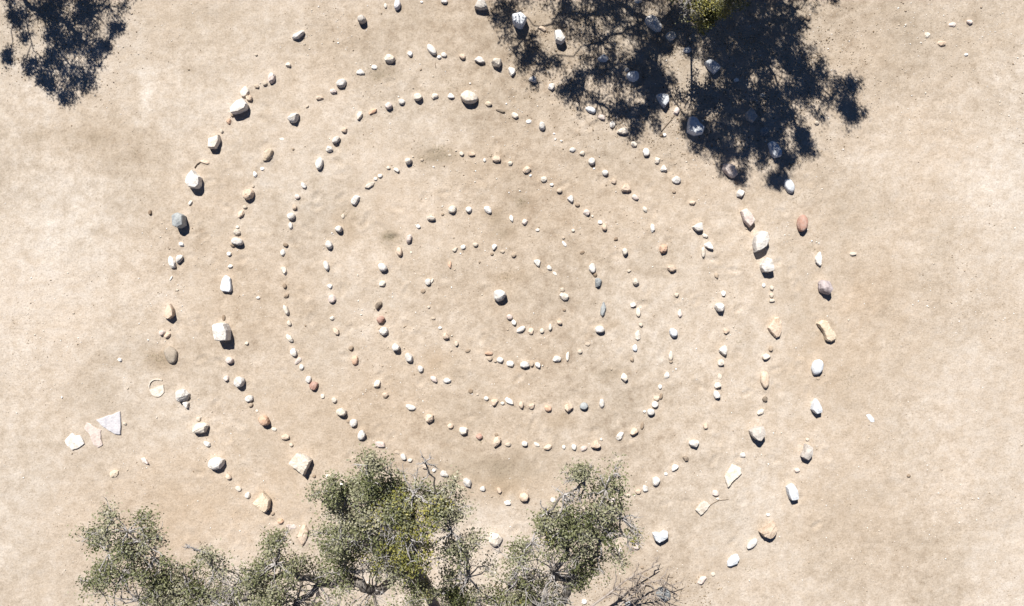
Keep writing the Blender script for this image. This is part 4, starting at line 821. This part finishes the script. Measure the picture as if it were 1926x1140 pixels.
# ------------------------------------------------------------------ dead branches, sticks, tufts
def bare_branch(name, pts, r0, seed, lab, side=6, mat_=M_DEAD, cat='branch', group=None):
    rnd = random.Random(seed); t = Tubes()
    P = [Vector(p) for p in pts]; n = len(P)
    t.add(P, [r0*(1-.75*i/(n-1)) for i in range(n)], 6)
    for i in range(side):
        k = rnd.uniform(.25, .95)*(n-1); a = P[int(k)].lerp(P[min(int(k)+1, n-1)], k-int(k))
        d = (P[min(int(k)+1, n-1)]-P[int(k)]); d.normalize()
        d = Matrix.Rotation(rnd.choice((-1, 1))*R(rnd.uniform(25, 55)), 3, 'Z') @ d; d.z += rnd.uniform(-.1, .3)
        L = rnd.uniform(.2, .5); e = a+d*L; q = crooked(a, e, rnd, .12, 4); t.add(q, [r0*.45, r0*.35, r0*.28, r0*.2, r0*.12], 5)
        for _ in range(3):
            s = q[rnd.randint(1, 3)]; f = s+Vector((rnd.uniform(-1, 1), rnd.uniform(-1, 1), rnd.uniform(-.2, .4)))*.16
            t.add(crooked(s, f, rnd, .12, 3), [r0*.2, r0*.15, r0*.1, r0*.07], 4)
    o = link(bpy.data.objects.new(name, t.mesh(name, mat_))); props(o, lab, cat, group); return o
G = 'dead branches at the bottom edge'
bare_branch('dead_branch', [app(1070,1185,.35), app(1110,1142,.5), app(1150,1113,.55), app(1178,1090,.5), app(1205,1078,.4), app(1238,1062,.3)], .030, 1, 'dark bare dead branch, uppermost of the tangle at the bottom edge', 12, M_DEAD, 'branch', G)
bare_branch('dead_branch', [app(1110,1185,.25), app(1160,1143,.35), app(1190,1118,.42), app(1216,1097,.45), app(1245,1090,.38), app(1272,1108,.3)], .026, 2, 'middle bare dead branch bending down to the right across the grey rock', 14, M_DEAD, 'branch', G)
bare_branch('dead_branch', [app(1120,1175,.15), app(1165,1145,.22), app(1200,1126,.28), app(1240,1118,.3), app(1285,1135,.25)], .018, 3, 'lowest bare dead branch cut by the bottom edge', 14, M_DEAD, 'branch', G)
def gp(px, py, z=.012): x, y = W2(px, py); return Vector((x, y, gz(x, y)+z))
def stick(pts, r, lab, g=None):
    t = Tubes(); t.add([gp(a, b_, r*.8) for a, b_ in pts], [r*(1-.5*i/(len(pts)-1)) for i in range(len(pts))], 6)
    o = link(bpy.data.objects.new('stick', t.mesh('stick', M_STICK))); props(o, lab, 'stick', g)
stick([(1334,951),(1343,945),(1352,941),(1362,940),(1370,939)], .008, 'thin curved dry stick lying against the oblong cream slab')
stick([(367,316),(371,309),(378,305),(388,303)], .012, 'short brown bent stick above the large pointed white rock')
stick([(1244,247),(1262,226),(1270,214)], .010, 'thin straight stick just outside the shadow edge by small pinkish stone')
stick([(818,117),(820,128)], .008, 'tiny brown stick under the oblong white stone of the upper ring')
def tufts(spots):
    t = Tubes(); rnd = random.Random(8)
    for px, py, r, n in spots:
        for _ in range(n):
            a = gp(px+rnd.gauss(0, r), py+rnd.gauss(0, r*.6), 0); d = Vector((rnd.uniform(-1, 1), rnd.uniform(-1, 1), rnd.uniform(.1, .6)))*.045
            t.add([a, a+d*.6, a+d+Vector((0, 0, -.01))], [.0022, .0018, .001], 3, False)
    return t.mesh('dry_grass', M_TUFT)
M_TUFT = bark('dry_grass', (.16, .13, .07), (.32, .28, .14))
spots = [(735,447,9,30),(820,288,16,45),(715,135,16,30),(850,162,9,18),(1510,368,14,16),(1600,715,10,24),(1410,1068,8,12),(1100,870,5,14),(300,672,12,30),(1390,645,6,8),(955,522,12,20),(980,380,6,12),(900,830,10,14),(650,400,8,12),(1530,470,12,20),(1660,400,40,40),(620,1040,60,60),(1000,1120,60,40),(265,285,10,10)]
o = link(bpy.data.objects.new('dry_grass', tufts(spots))); props(o, 'wisps of dry grass on the dirt', 'dry grass', kind='stuff')
